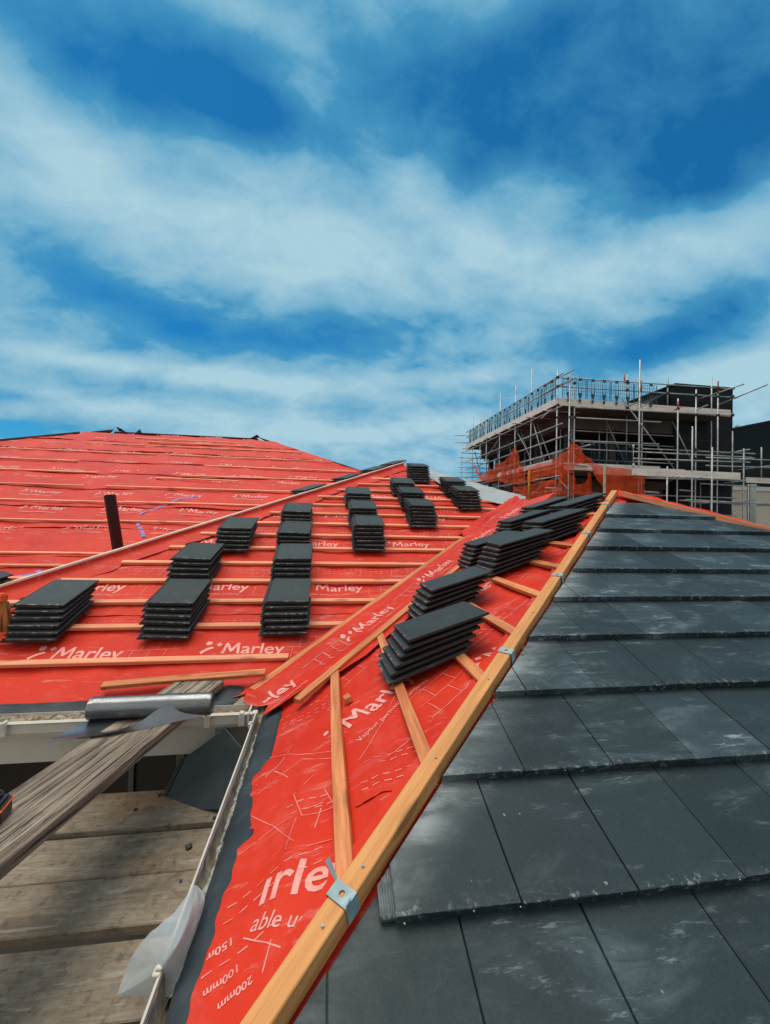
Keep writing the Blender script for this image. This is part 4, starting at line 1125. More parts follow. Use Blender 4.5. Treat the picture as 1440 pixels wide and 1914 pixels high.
# S3 side
ft3 = extr('eaves_felt', [(2.64, zN1(2.64, D3) - .030), (2.565, zN1(2.565, D3) - .022), (2.52, -1.070), (2.455, -1.078), (2.415, -1.095), (2.412, -1.112)], 'x', -4.2, -1.08, M_felt, house, 60, .003,
           lambda t, j: (.004 * fbm(t * 3, j) * (j > 2), .003 * fbm(t * 2, 4 + j)), True)
extr('eaves_felt', [(2.62, zN1(2.62, D3) - .012), (2.55, -1.055), (2.49, -1.062), (2.43, -1.070), (2.40, -1.088)], 'x', -.78, -.475, M_felt, house, 24, .003,
     lambda t, j: (.012 * (j > 2) * fbm(t * 5, j) + max(0, t + .56) * .5 * (j > 2), .012 * fbm(t * 4, 4 + j)), True)
gut3 = extr('gutter', [(2.275, -1.064), (2.285, -1.056), (2.292, -1.060), (2.290, -1.072), (2.291, -1.118), (2.305, -1.142), (2.375, -1.142), (2.392, -1.12), (2.395, -1.062)], 'x', -4.2, -.362, M_white, house, 30, .0025)
extr('gutter_dirt', [(2.293, -1.078), (2.31, -1.066), (2.335, -1.063), (2.365, -1.070), (2.393, -1.078)], 'x', -4.2, -.40, M_mort, gut3, 420, 0, lambda t, j: (0, .022 * fbm(t * 22, j * 1.3, 2, 5) - (.018 if t > -.62 else 0)), False)
box('fascia', (-4.4, 2.402, -1.325), (-.235, 2.420, -1.085), M_white, house)
box('soffit', (-4.4, 2.42, -1.325), (-.1, 2.90, -1.312), M_frame, house)
for x in (-1.555, -.60, -.425):
    bm = bmesh.new(); w_ = .016 if x > -1 else .012
    boxbm(bm, (x - w_, 2.262, -1.120), (x + w_, 2.274, -1.060)); boxbm(bm, (x - w_ * .7, 2.258, -1.082), (x + w_ * .7, 2.290, -1.047)); boxbm(bm, (x - w_ * .5, 2.270, -1.125), (x + w_ * .5, 2.40, -1.119))
    bmesh.ops.bevel(bm, geom=bm.edges[:], offset=.003, segments=1, affect='EDGES'); link('gutter_clip', bm, M_white, gut3)
bm = bmesh.new()                                  # gutter outlet at the corner
tubebm(bm, (-.535, 2.335, -1.24), (-.535, 2.335, -1.14), .036, 20); tubebm(bm, (-.535, 2.335, -1.15), (-.535, 2.335, -1.138), .041, 20)
link('gutter_outlet', bm, simple('grey_outlet', (.20, .21, .19), .6, 0, .3, 20, .2), gut3)
# corner joint piece of the two gutters
bm = bmesh.new(); boxbm(bm, (-.372, 2.265, -1.145), (-.345, 2.302, -1.052)); boxbm(bm, (-.395, 2.262, -1.12), (-.385, 2.40, -1.05)); bmesh.ops.bevel(bm, geom=bm.edges[:], offset=.003, segments=1, affect='EDGES')
link('gutter_joint', bm, M_white, gut3)
extr('mortar_bed', [(2.30, -1.125), (2.36, -1.100), (2.43, -1.075), (2.50, -1.058)], 'x', -.50, -.24, M_mort, house, 60, 0, lambda t, j: (0, .014 * fbm(t * 22, j)), True)
# window in the wall below the eaves
win = box('window', (-2.6, 2.875, -2.3), (-.42, 2.896, -1.33), M_frame, house)
for pxx, wd_ in ((247, .03), (338, .05)):
    xq = at(pxx, 1440, 2.86).x; box('window_frame', (xq - wd_ / 2, 2.845, -2.25), (xq + wd_ / 2, 2.866, -1.34), M_frame, win)
for a, b in ((-2.52, -1.66), (-1.58, -.92), (-.84, -.50)): box('pane', (a, 2.868, -2.25), (b, 2.873, -1.36), M_darkw, win)

# ------------------------------------------------------------------ scaffold deck boards beside the eaves
DB = [(.565, .79, -1.456), (.806, 1.026, -1.445), (1.042, 1.266, -1.452), (1.286, 1.528, -1.462), (1.542, 1.752, -1.430), (1.768, 1.992, -1.440), (2.006, 2.262, -1.422)]
DL = ['grey weathered scaffold board nearest the camera at the bottom left corner', 'grey weathered scaffold board under the hanging plastic film tip', 'grey weathered scaffold board crossing below the plastic film, second visible gap from the bottom',
      'dirty grey-brown scaffold board with a dark stain, just in front of the raised board edge', 'pale grey scaffold board whose front edge stands proud of its neighbour', 'grey scaffold board directly in front of the brown one, carrying a dark stone',
      'sandy brown scaffold board farthest back, under the white fascia']
for (a, b, z), l in zip(DB, DL):
    o = bar('scaffold_board', (-3.6, (a + b) / 2, z - .038), (-.02 if a > 1.9 else -.10, (a + b) / 2 - .002, z - .038), b - a, .038, M_deck, None, V((0, 0, 1)), .0015, 30, .004)
    tag(o, l, 'scaffold board', 'scaffold boards of the working deck')
for i, (x, y, r_) in enumerate([(-.74, 2.20, .012), (-.66, 2.215, .016), (-.60, 2.205, .010), (-.875, 2.12, .008), (-.555, 1.88, .014), (-.49, 2.02, .008), (-.80, 2.21, .009), (-.53, 1.70, .006)]):
    bm = bmesh.new(); bmesh.ops.create_icosphere(bm, subdivisions=2, radius=r_)
    for v in bm.verts: v.co = v.co * (1 + .5 * fbm(v.co.x * 60 + i, v.co.y * 60, v.co.z * 60)); v.co.z *= .6
    zt = [d[2] for d in DB if d[0] <= y <= d[1] + .01][0]
    bmesh.ops.translate(bm, vec=V((x, y, zt + r_ * .5)), verts=bm.verts)
    tag(link('stone', bm, M_coupl, None, smooth=False), ['small dark crumb beside the brown board edge', 'largest dark lump on the brown board under the fascia', 'small dark crumb right of the largest lump', 'tiny dark crumb at the plank shadow', 'dark stone lying alone on the grey board near the gutter',
        'tiny dark crumb beside the leaning cut tile', 'small dark crumb left on the brown board, close to the plank', 'tiny dark crumb below the lone stone'][i], 'debris', 'dark crumbs on the deck boards')
bm = bmesh.new(); g = {}
for i in range(9):
    for j in range(5): g[i, j] = bm.verts.new((-1.80 + i * .035, 2.17 + j * .02, -1.415 + .012 * fbm(i * .7, j * .7)))
for i in range(8):
    for j in range(4): bm.faces.new((g[i, j], g[i + 1, j], g[i + 1, j + 1], g[i, j + 1]))
bmesh.ops.solidify(bm, geom=bm.faces[:], thickness=.003)
tag(link('cloth_scrap', bm, M_yellow, None, smooth=True), 'yellow scrap of cloth at the back of the deck, left edge', 'cloth')

# sloping weathered plank
pk = lambda y: -.625 + (y - 3.07) * .2288
PLK = bar('wooden_plank', (pk(.5), .5, -1.052), (pk(2.62), 2.62, -1.046), .272, .050, M_plank, None, V((0, 0, 1)), .0, 40, .005)
tag(PLK, 'thick weathered grey plank with deep grain running from the lower left onto the eaves', 'plank')
# roll of sheet metal
roll = empty('sheet_metal_roll', (-.83, 2.16, -1.0), 'shiny roll of sheet metal with a dark loose flap lying across the plank', 'metal roll')
bm = bmesh.new(); g = {}; NX, NA = 24, 64
for i in range(NX + 1):
    x = -1.105 + .553 * i / NX
    for j in range(NA + 1):
        a = -pi / 2 - j / NA * 2 * pi * 1.55; r_ = .053 - .003 * j / NA * 1.5 + .0009 * fbm(x * 5, j * .12)
        g[i, j] = bm.verts.new((x + .006 * j / NA, 2.16 + .01 * (x + .83) + r_ * cos(a) * 1.02, -.946 + r_ * sin(a)))
for i in range(NX):
    for j in range(NA): bm.faces.new((g[i, j], g[i, j + 1], g[i + 1, j + 1], g[i + 1, j]))
bmesh.ops.solidify(bm, geom=bm.faces[:], thickness=.0016)
link('rolled_sheet', bm, M_roll, roll, smooth=True).data.set_sharp_from_angle(angle=radians(35))
back = [(-1.10, 2.150, -.999), (-.98, 2.150, -.999), (-.86, 2.150, -.999), (-.76, 2.150, -.999), (-.66, 2.150, -.999), (-.57, 2.152, -.999)]
crest = [atz(84, 1384, -1.004), atz(140, 1380, -.992), atz(207, 1371, -.985), atz(262, 1349, -.965), atz(315, 1319, -.925), atz(385, 1334, -.985)]
low = [atz(86, 1386, -1.006), atz(142, 1382, -.996), atz(207, 1373, -.995), atz(275, 1362, -.997), atz(330, 1349, -.997), atz(386, 1337, -.993)]
def crv(P, t):
    t = t * (len(P) - 1); i = min(int(t), len(P) - 2); f = t - i
    p0, p1, p2_, p3 = [V(P[max(0, min(len(P) - 1, i + q))]) for q in (-1, 0, 1, 2)]
    return .5 * ((2 * p1) + (-p0 + p2_) * f + (2 * p0 - 5 * p1 + 4 * p2_ - p3) * f * f + (-p0 + 3 * p1 - 3 * p2_ + p3) * f ** 3)
bm = bmesh.new(); g = {}
for i in range(41):
    a, b, d = crv(back, i / 40), crv(crest, i / 40), crv(low, i / 40)
    for j in range(13):
        if j <= 8: t = j / 8; p = a.lerp(b, t); p.z += -.006 * sin(t * pi) + .004 * sin(t * 5 + i * .2)
        else: p = b.lerp(d, (j - 8) / 4)
        g[i, j] = bm.verts.new(p)
for i in range(40):
    for j in range(12): bm.faces.new((g[i, j], g[i + 1, j], g[i + 1, j + 1], g[i, j + 1]))
bmesh.ops.recalc_face_normals(bm, faces=bm.faces); bmesh.ops.solidify(bm, geom=bm.faces[:], thickness=.0016)
link('loose_flap', bm, simple('dark_sheet_metal', (.20, .22, .24), .28, .85, .3, 6, .1), roll, smooth=True).data.set_sharp_from_angle(angle=radians(35))

# leaning cut tile
def prism_obj(name, pts, nrm_t, mat, parent=None, bev=.0015):
    bm = bmesh.new(); a = [bm.verts.new(V(p)) for p in pts]; b = [bm.verts.new(V(p) + nrm_t) for p in pts]
    bm.faces.new(a); bm.faces.new(b[::-1])
    for i in range(len(a)): bm.faces.new((a[i], b[i], b[(i + 1) % len(a)], a[(i + 1) % len(a)]))
    bmesh.ops.recalc_face_normals(bm, faces=bm.faces)
    if bev: bmesh.ops.bevel(bm, geom=bm.edges[:], offset=bev, segments=1, affect='EDGES')
    return link(name, bm, mat, parent)
b1, b2 = V((-.765, 2.20, -1.424)), V((-.452, 2.02, -1.424)); tp = V((-.515, 2.245, -1.13))
nx_ = (b2 - b1).normalized(); nn_ = nx_.cross(tp - b1).normalized(); vy = nn_.cross(nx_)
if vy.z < 0: vy = -vy
ctile = empty('cut_roof_tile', b1, 'dark roof tile cut to a blunt point, leaning against the gutter corner', 'roof tile')
pl_pt = lambda x, y: (lambda r: r * (b1.dot(nn_) / r.dot(nn_)))(ray(x, y))
pts = [b1, b1.lerp(b2, .62), pl_pt(438, 1512), pl_pt(452, 1398), pl_pt(421, 1362), pl_pt(347, 1415)]
prism_obj('tile_body', pts, nn_ * .016 * (-1 if nn_.y < 0 else 1), M_cut, ctile)
e1, e2 = pl_pt(345, 1417), b1
for k in range(2):
    o_ = nx_ * (-.010 - .012 * k); dd = -nn_ * .004 * (1 if nn_.y > 0 else -1)
    prism_obj('side_lock', [e1 + o_ - vy * .01 + dd, e1 + o_ + nx_ * .008 - vy * .004 + dd, e2 + o_ + nx_ * .008 + dd, e2 + o_ + dd], nn_ * .012 * (-1 if nn_.y < 0 else 1), M_cut, ctile, 0)

# translucent plastic film hanging over the gutter
Lp = [atz(363, 1654, -1.035), atz(330, 1700, -1.02), atz(288, 1738, -1.03), atz(256, 1772, -1.06), atz(235, 1815, -1.10), atz(219, 1860, -1.13)]
Mp = [atz(365, 1655, -1.035), atz(358, 1700, -1.005), atz(340, 1750, -1.005), atz(322, 1785, -1.02), atz(300, 1812, -1.05), atz(222, 1861, -1.128)]
Rp = [atz(368, 1655, -1.04), atz(383, 1680, -1.045), atz(368, 1735, -1.055), atz(352, 1778, -1.065), atz(338, 1820, -1.085), atz(322, 1862, -1.11)]
bm = bmesh.new(); g = {}
for i in range(31):
    l, m2, r_ = crv(Lp, i / 30), crv(Mp, i / 30), crv(Rp, min(1, i / 30 * 1.0))
    for j in range(21):
        t = j / 20; p = l.lerp(m2, t / .55) if t < .55 else m2.lerp(r_, (t - .55) / .45)
        p.z += .004 * fbm(i * .25, j * .3, 3); g[i, j] = bm.verts.new(p)
for i in range(30):
    for j in range(20): bm.faces.new((g[i, j], g[i + 1, j], g[i + 1, j + 1], g[i, j + 1]))
tag(link('plastic_film', bm, M_film, None, smooth=True), 'crumpled translucent white plastic film hanging over the gutter edge', 'plastic film')

# loose timber
tag(bar('timber_batten', on1(-1.27, 2.605, D3) + N1 * .020, on1(-.355, 2.640, D3) + N1 * .050, .045, .026, M_batten, None, N1, .003), 'short loose orange-brown batten lying askew just above the plank end', 'batten')
tag(bar('timber_offcut', on2(.120, 2.005) + N2 * .003, on2(.130, 1.955) + N2 * .003, .032, .024, M_batten, None, N2, 0, 2, .002), 'small wooden offcut beside the batten closest to the gutter', 'offcut')
tag(bar('timber_offcut', on1(-.38, 7.05, D4) + N1 * .012, on1(-.22, 7.16, D4) + N1 * .03, .05, .03, M_pale, None, N1, 0, 2, .002), 'small pale wooden offcut lying on the far red slope', 'offcut')

# black pipe through the rear slope
Pb = on1(-2.34, 5.0, D4) - N1 * .2; Pt = on1(-2.34, 5.0, D4) + V((-.055, -.10, .625)) 
pipe = empty('vent_pipe', on1(-2.34, 5.0, D4), 'black plastic pipe sticking up slanted through the rear red slope', 'vent pipe')
bm = bmesh.new(); dcyl = (Pt - Pb).normalized(); tubebm(bm, Pb, Pt, .058, 28, False); tubebm(bm, Pt, Pt - dcyl * .45, .052, 28, False)
so = dcyl.orthogonal().normalized(); to = dcyl.cross(so)
ra = [bm.verts.new(Pt + (so * cos(2 * pi * i / 28) + to * sin(2 * pi * i / 28)) * .058) for i in range(28)]; rb = [bm.verts.new(Pt + (so * cos(2 * pi * i / 28) + to * sin(2 * pi * i / 28)) * .052) for i in range(28)]
for i in range(28): bm.faces.new((ra[i], ra[(i + 1) % 28], rb[(i + 1) % 28], rb[i]))
link('pipe_tube', bm, M_black, pipe)
# offcuts of black plastic and felt along the rear ridge
def scrap(name, pts, mat, label, cat, th=.004):
    P = [V(p) for p in pts]; n = (P[1] - P[0]).cross(P[2] - P[0]).normalized()
    return tag(prism_obj(name, P, n * th, mat, None, 0), label, cat)
Yr = R4
scrap('felt_scrap', [at(217, 797, Yr - .1), at(222, 806, Yr - .1), at(236, 808, Yr - .05), at(226, 801, Yr - .1)], M_black, 'curled black felt scrap standing on the rear ridge, left one', 'felt scrap')
scrap('felt_scrap', [at(254, 808, Yr - .1), at(262, 802, Yr - .1), at(265, 809, Yr - .1)], M_black, 'black felt scrap on the rear ridge, right one', 'felt scrap')
scrap('felt_scrap', [at(468, 819, Yr - .05), at(481, 812, Yr - .05), at(486, 817, Yr), at(478, 820, Yr)], M_darkwood, 'dark felt scrap on the right end of the rear ridge', 'felt scrap')
bar('ridge_trim', V((R4L - 7.0, R4 - 7.0, ZE + .13)), V((R4L - .5, R4 - .5, zr4 - .215)), .07, .03, simple('green_trim', (.03, .11, .12), .5, 0, .2), house)

# grey membrane draped over the right hip of S3
bm = bmesh.new(); g = {}; nI, nJ = 44, 16
for i in range(nI + 1):
    t = i / nI; x = 1.62 + t * 1.36
    for j in range(nJ + 1):
        q = j / nJ; y = (RS3 - x) + .06 - q * (.10 + .92 * (1 - abs(2 * t - 1.02) ** 1.6) * (.75 + .1 * sin(t * 9)) ); 
        z = zN1(y, D3) + .032 + .012 * fbm(x * 4, y * 4, 2) + .05 * exp(-(q / .10) ** 2) - (.03 if j == 0 else 0)
        if q > .85: z += .008 * fbm(x * 9, 3, 1)
        g[i, j] = bm.verts.new((x - .12 * q, y, z))
for i in range(nI):
    for j in range(nJ): bm.faces.new((g[i, j], g[i + 1, j], g[i + 1, j + 1], g[i, j + 1]))
bmesh.ops.recalc_face_normals(bm, faces=bm.faces)
for f in bm.faces:
    if f.normal.z < 0: f.normal_flip()
tag(link('membrane_sheet', bm, M_greymem, None, smooth=True), 'loose light grey membrane draped over the hip beside the scaffolded building', 'membrane')
# rucked red underlay along the valley head
bm = bmesh.new(); g = {}
for i in range(61):
    t = i / 60; x = 1.55 + t * 1.30; k = K23 + .12
    for j, (q, h) in enumerate([(-.05, .03), (-.015, .05), (.02, .055), (.05, .035), (.08, .012)]):
        hh = h * (.7 + .9 * max(0, fbm(x * 3.1, j * .5, 1))) + .012
        yy = x + k + q * 1.6 + .03 * fbm(x * 2.2, 5); g[i, j] = bm.verts.new((x - q * .3, yy, zN1(yy, D3) + hh))
for i in range(60):
    for j in range(4): bm.faces.new((g[i, j], g[i + 1, j], g[i + 1, j + 1], g[i, j + 1]))
for f in bm.faces:
    f.normal_update()
    if f.normal.z < 0: f.normal_flip()
link('valley_underlay_fold', bm, M_red, house, smooth=True)
# cordless tool on the plank, cut by the left edge
P0 = atz(-16, 1558, -1.0)
dr = empty('cordless_drill', P0, 'black and orange cordless tool battery resting on the plank at the left edge', 'power tool')
def rbox(name, cen, dim, mat, parent, bev=.006, rz=0):
    bm = bmesh.new(); boxbm(bm, (-dim[0] / 2, -dim[1] / 2, -dim[2] / 2), (dim[0] / 2, dim[1] / 2, dim[2] / 2), Matrix.Translation(V(cen)) @ Matrix.Rotation(rz, 4, 'Z'))
    bmesh.ops.bevel(bm, geom=bm.edges[:], offset=bev, segments=2, affect='EDGES'); return link(name, bm, mat, parent)
cx_, cy_ = P0.x - .060, P0.y + .045
rbox('battery', (cx_, cy_, -.967), (.125, .085, .064), M_black, dr, .009, .2)
rbox('battery_trim', (cx_ + .003, cy_ - .001, -.951), (.125, .088, .007), M_orange, dr, .002, .2)
rbox('battery_trim', (cx_ + .001, cy_ - .002, -.990), (.123, .087, .007), M_orange, dr, .002, .2)
rbox('battery_top', (cx_ - .01, cy_ + .002, -.928), (.10, .07, .02), M_black, dr, .006, .2)
bm = bmesh.new(); tubebm(bm, (cx_ - .02, cy_, -.92), (cx_ - .08, cy_ + .02, -.80), .02, 16); tubebm(bm, (cx_ - .16, cy_ + .03, -.775), (cx_ + .0, cy_ + .0, -.775), .032, 20); link('drill_body', bm, M_black, dr)
# brush at the left edge
hb = empty('hand_brush', on1(-1.98, 3.02) + N1 * .03, 'orange framed brown brush standing at the left edge beside the first tile stack', 'brush')
A_ = on1(-2.10, 3.02) + N1 * .03
bm = bmesh.new(); g = []
for k, (zf, hw, hd) in enumerate([(.045, .055, .03), (.15, .042, .025), (.235, .028, .018)]):
    g.append([bm.verts.new(A_ + V((sx * hw, sy * hd, zf))) for sx, sy in ((-1, -1), (1, -1), (1, 1), (-1, 1))])
for a, b in zip(g, g[1:]):
    for k in range(4): bm.faces.new((a[k], a[(k + 1) % 4], b[(k + 1) % 4], b[k]))
bm.faces.new(g[0]); bm.faces.new(g[-1]); bmesh.ops.recalc_face_normals(bm, faces=bm.faces)
mt_b, nt_, b_b = new_mat('brown_bristles', .8, .2)
n_ = tex(nt_, scale=60, sc=(1, 1, .05), detail=3); nt_.links.new(mixc(nt_, maprange(nt_, n_, .4, .6), (.10, .03, .01), (.55, .20, .06)), b_b.inputs['Base Color'])
link('bristles', bm, mt_b, hb)
rbox('brush_frame', A_ + V((.0, 0, .022)), (.125, .07, .045), M_orange, hb, .008)
rbox('brush_head', A_ + V((-.01, 0, .26)), (.07, .05, .06), M_orange, hb, .01)

# ------------------------------------------------------------------ neighbouring building under scaffold
GZ = -6.0
X0, Y0 = 9.54, 16.0
bl = empty('unfinished_building', (14, 20, GZ), 'two storey flat roofed building under construction with black cladding behind scaffold', 'building')
XB, YB = 10.75, 17.35
xr1 = at(1370, 800, 17.0).x
# upper storey: slab, columns, open dark interior
box('roof_slab', (XB - .3, YB - .25, 4.30), (at(1262, 800, 17).x, 27.0, 4.94), M_conc, bl)
box('floor_slab', (XB - .1, YB - .1, 1.70), (xr1 - .3, 27.5, 2.05), M_conc, bl)
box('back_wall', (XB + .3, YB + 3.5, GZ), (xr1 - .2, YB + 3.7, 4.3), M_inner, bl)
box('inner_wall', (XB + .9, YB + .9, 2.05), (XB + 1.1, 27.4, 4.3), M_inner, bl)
box('ground_floor_wall', (XB, YB + .05, GZ), (XB + 3.1, YB + .3, 1.70), M_brick, bl)
box('ground_floor_wall', (XB - .01, YB + .3, GZ), (XB + .25, 27.4, 1.70), M_brick, bl)
box('ground_floor_wall', (14.9, YB + .3, GZ), (16.2, YB + .5, 1.70), M_brick, bl)
for y in (17.6, 19.4, 21.2, 23.0, 24.8): box('side_wall_panel', (XB + .05, y, 2.05), (XB + .22, y + 1.0, 3.45), M_wall, bl)
for x, y in ((XB + .15, YB + .1), (13.05, YB + .1), (XB + .15, 20.2), (XB + .15, 23.4), (XB + .15, 26.5)): box('column', (x, y, 2.05), (x + .28, y + .28, 4.3), M_conc, bl)
# clad block on the right
xc0 = at(1262, 800, 17.0).x
zt = at(1370, 728, 17.0).z
cl = box('clad_block', (xc0, 17.0, GZ), (xr1, 22.0, zt), M_clad, bl)
for i in range(12): box('cladding_joint', (xc0 + .01, 16.985, zt - .7 - i * .62), (xr1 - .01, 16.999, zt - .685 - i * .62), M_coupl, cl)
box('parapet_cap', (xc0 - .05, 16.95, zt + .002), (xr1 + .05, 22.05, zt + .08), M_cladr, bl)
pa = [at(1203, 757, 17.3), at(1262, 727, 17.3), at(1262, 765, 17.3), at(1203, 765, 17.3)]
prism_obj('sloping_parapet', pa, V((0, 3.5, 0)), M_clad, bl, 0)
# pipes / cable drums in the opening
for (x, y, r_) in ((1222, 802, .10), (1231, 789, .11)):
    bm = bmesh.new(); P = at(x, y, 16.9)
    for k in range(20):
        a, b = 2 * pi * k / 20, 2 * pi * (k + 1) / 20; tubebm(bm, P + V((cos(a), 0, sin(a))) * r_ * 1.6, P + V((cos(b), 0, sin(b))) * r_ * 1.6, .014, 6, False)
    link('hose_loop', bm, M_conc, bl)
for (x, y) in ((1081, 800), ):
    bm = bmesh.new(); P = at(x, y, 17.2)
    for k in range(16):
        a, b = 2 * pi * k / 16, 2 * pi * (k + 1) / 16; tubebm(bm, P + V((cos(a), 0, sin(a))) * .12 * (1 if 1 else 1), P + V((cos(b), 0, sin(b))) * .12, .03, 6, False)
    link('hose_loop', bm, simple('blue_hose', (.05, .12, .28), .5), bl)

sc = empty('scaffold', (X0, Y0, GZ), 'galvanised tube scaffold wrapping the unfinished building, pale toe boards and mesh guards', 'scaffold')
TR = .0285
def rail(x0, y0, x1, y1, Y, mat=M_steel, nm='ledger', Yb=None): return tube(nm, at(x0, y0, Y), at(x1, y1, Yb or Y), TR, mat, sc, 8)
def standard(x, ytop, ybot, Y, mat=M_steel, coup=()):
    T = at(x, ytop, Y); bz = GZ if ybot is None else at(x, ybot, Y).z
    tube('standard', (T.x, Y, bz), (T.x, Y, T.z), TR, mat, sc, 8)
for a in [(1043, 690, None, 16.0), (1066, 698, None, 15.55), (1075, 715, None, 16.1), (1121, 788, 868, 17.2), (1173, 700, 866, 16.8), (1197, 672, None, 15.45), (1201, 760, None, 16.0), (1249, 705, 772, 16.9), (1268, 745, None, 15.5),
          (1302, 728, None, 15.6), (1295, 797, None, 14.9), (1331, 704, None, 16.8), (1343, 716, None, 15.7), (1370, 806, None, 16.4), (1391, 838, None, 15.2), (1332, 836, None, 14.2), (1424, 836, 896, 16.0), (1248, 872, None, 14.2), (1310, 900, None, 16.6), (1400, 905, None, 17)]:
    standard(*a)
for x, y0, y1, Y in ((1168, 700, 716, 16.8), (1199, 712, 732, 15.44), (1168, 752, 764, 16.79), (1343, 712, 736, 15.69), (1268, 750, 766, 15.49), (1343, 845, 852, 15.69), (1301, 836, 843, 15.59)):
    T, B_ = at(x, y0, Y), at(x, y1, Y); tube('painted_band', (T.x, Y, B_.z), (T.x, Y, T.z), .032, M_rust, sc, 8)
tube('painted_band', atx(990, 880, 9.40), atx(989, 930, 9.40), .05, M_yellow, sc, 8)
for Yq, pxx, py in ((18.2, 995, 688), (19.85, 965, 721), (21.75, 936, 735), (23.7, 911, 769), (25.2, 899, 781), (26.2, 885, 779)):
    T = atx(pxx, py, X0); tube('standard', (X0, T.y, GZ), (X0, T.y, T.z), TR, M_steel, sc, 8)
for Yq in (17.4, 19.1, 20.8, 22.6, 24.4, 26.2): tube('standard', (X0 + 1.0, Yq, GZ), (X0 + 1.0, Yq, 4.7), TR, M_steel, sc, 6)
tube('standard', (9.2, 27.4, GZ), (9.2, 27.4, 5.1), TR, M_steel, sc, 6)
zb = at(1043, 745, 16).z
# rails along the left side
for z in (6.17, 5.78, zb - .42, 4.1, 3.55, 2.95, 2.35, 1.95, 1.35, .6): tube('ledger', (X0 - .05, 15.55, z), (X0 - .05, 27.4, z), TR, M_steel, sc, 6)
for z in (3.9, 3.3, 2.2, 1.2): tube('ledger', (X0 + .95, 16.3, z), (X0 + .95, 27.2, z), TR, M_steel, sc, 6)
# front rails
rail(1038, 705, 1374, 727, 15.95, nm='guard_rail'); rail(1040, 722, 1380, 743, 15.95, nm='guard_rail'); rail(1076, 761, 1372, 777, 15.9); rail(1040, 757, 1372, 773, 16.05)
rail(1064, 780, 1236, 789, 15.6); rail(1066, 823, 1232, 830, 15.6); rail(1060, 838, 1200, 845, 15.7); rail(1190, 838, 1412, 848, 15.6); rail(1184, 844, 1405, 855, 15.3); rail(1184, 857, 1402, 864, 14.95)
rail(1195, 858, 1330, 862, 15.6); rail(1320, 855, 1440, 860, 15.0); rail(1320, 870, 1440, 874, 15.0); rail(1186, 893, 1396, 898, 15.1); rail(1186, 889, 1240, 892, 15.3); rail(1310, 904, 1420, 910, 15.8)
rail(1282, 934, 1440, 942, 14.9); rail(1290, 938, 1425, 941, 15.2); rail(1270, 935, 1400, 943, 15.7); rail(1205, 919, 1232, 921, 14.8); rail(1270, 916, 1298, 918, 15.8); rail(1048, 867, 1100, 872, 15.7); rail(1020, 912, 1068, 914, 15.7)
# tubes running into depth
for (x0, y0, Ya, x1, y1, Yb) in ((1016, 722, 18.0, 1073, 691, 15.0), (1016, 738, 18.0, 1076, 706, 15.0), (1343, 757, 16.4, 1435, 719, 14.2), (1300, 748, 17.0, 1391, 718, 14.6), (1290, 772, 16.6, 1323, 757, 15.2), (1250, 770, 16.6, 1274, 761, 15.4),
                                 (1165, 762, 16.6, 1196, 751, 15.2), (1070, 840, 16.4, 1104, 831, 14.6), (1340, 868, 16.4, 1410, 856, 14.4), (1370, 880, 16.6, 1440, 871, 14.4), (1335, 852, 16.4, 1402, 840, 14.4), (1250, 900, 16.0, 1270, 891, 14.8),
                                 (1290, 900, 16.0, 1312, 892, 14.8), (1340, 905, 16.2, 1396, 898, 14.8), (1100, 883, 16.4, 1110, 879, 15.2), (1290, 943, 16.0, 1340, 938, 14.6), (1040, 757, 16.3, 1012, 782, 16.6)):
    tube('transom', at(x0, y0, Ya), at(x1, y1, Yb), TR, M_steel, sc, 8)
for i in range(5): tube('standard', (10.9 + i * 1.75, 17.1, GZ), (10.9 + i * 1.75, 17.1, 4.8), TR, M_steel, sc, 6)
for z in (4.2, 3.7, 2.9): tube('ledger', (10.8, 17.05, z), (18.1, 17.05, z), TR, M_steel, sc, 6)
for z in (1.3, .5, -.3): tube('ledger', (X0, 16.0, z), (18.3, 16.0, z), TR, M_steel, sc, 6)
for i in range(6): tube('brace', (X0 + .5, 17.2 + i * 1.7, 2.6), (X0 + .5, 18.6 + i * 1.7, 4.8), TR, M_steel, sc, 6)
# braces
for (x0, y0, x1, y1, Y) in ((1163, 745, 1262, 878, 15.9), (1133, 785, 1169, 866, 17.1), (1257, 787, 1302, 880, 16.6), (1216, 752, 1186, 768, 16.0)):
    tube('brace', at(x0, y0, Y), at(x1, y1, Y), TR, M_steel, sc, 8)
for (x0, y0, x1, y1) in ((994, 778, 1020, 872), (965, 803, 990, 850), (935, 818, 905, 862), (1041, 890, 1062, 915)):
    tube('brace', atx(x0, y0, X0 + .1), atx(x1, y1, X0 + .1), TR, M_steel, sc, 8)
# far end clutter of tubes on the left
for k in range(7): z = 4.6 - k * .32; tube('transom', (8.9 - .1 * (k % 2), 26.6 + .1 * k, z), (10.9, 26.6, z - .02), TR, M_steel, sc, 6)
for z in (5.9, 5.4): tube('transom', (8.6, 27.2, z), (9.8, 27.2, z), TR, M_steel, sc, 6)
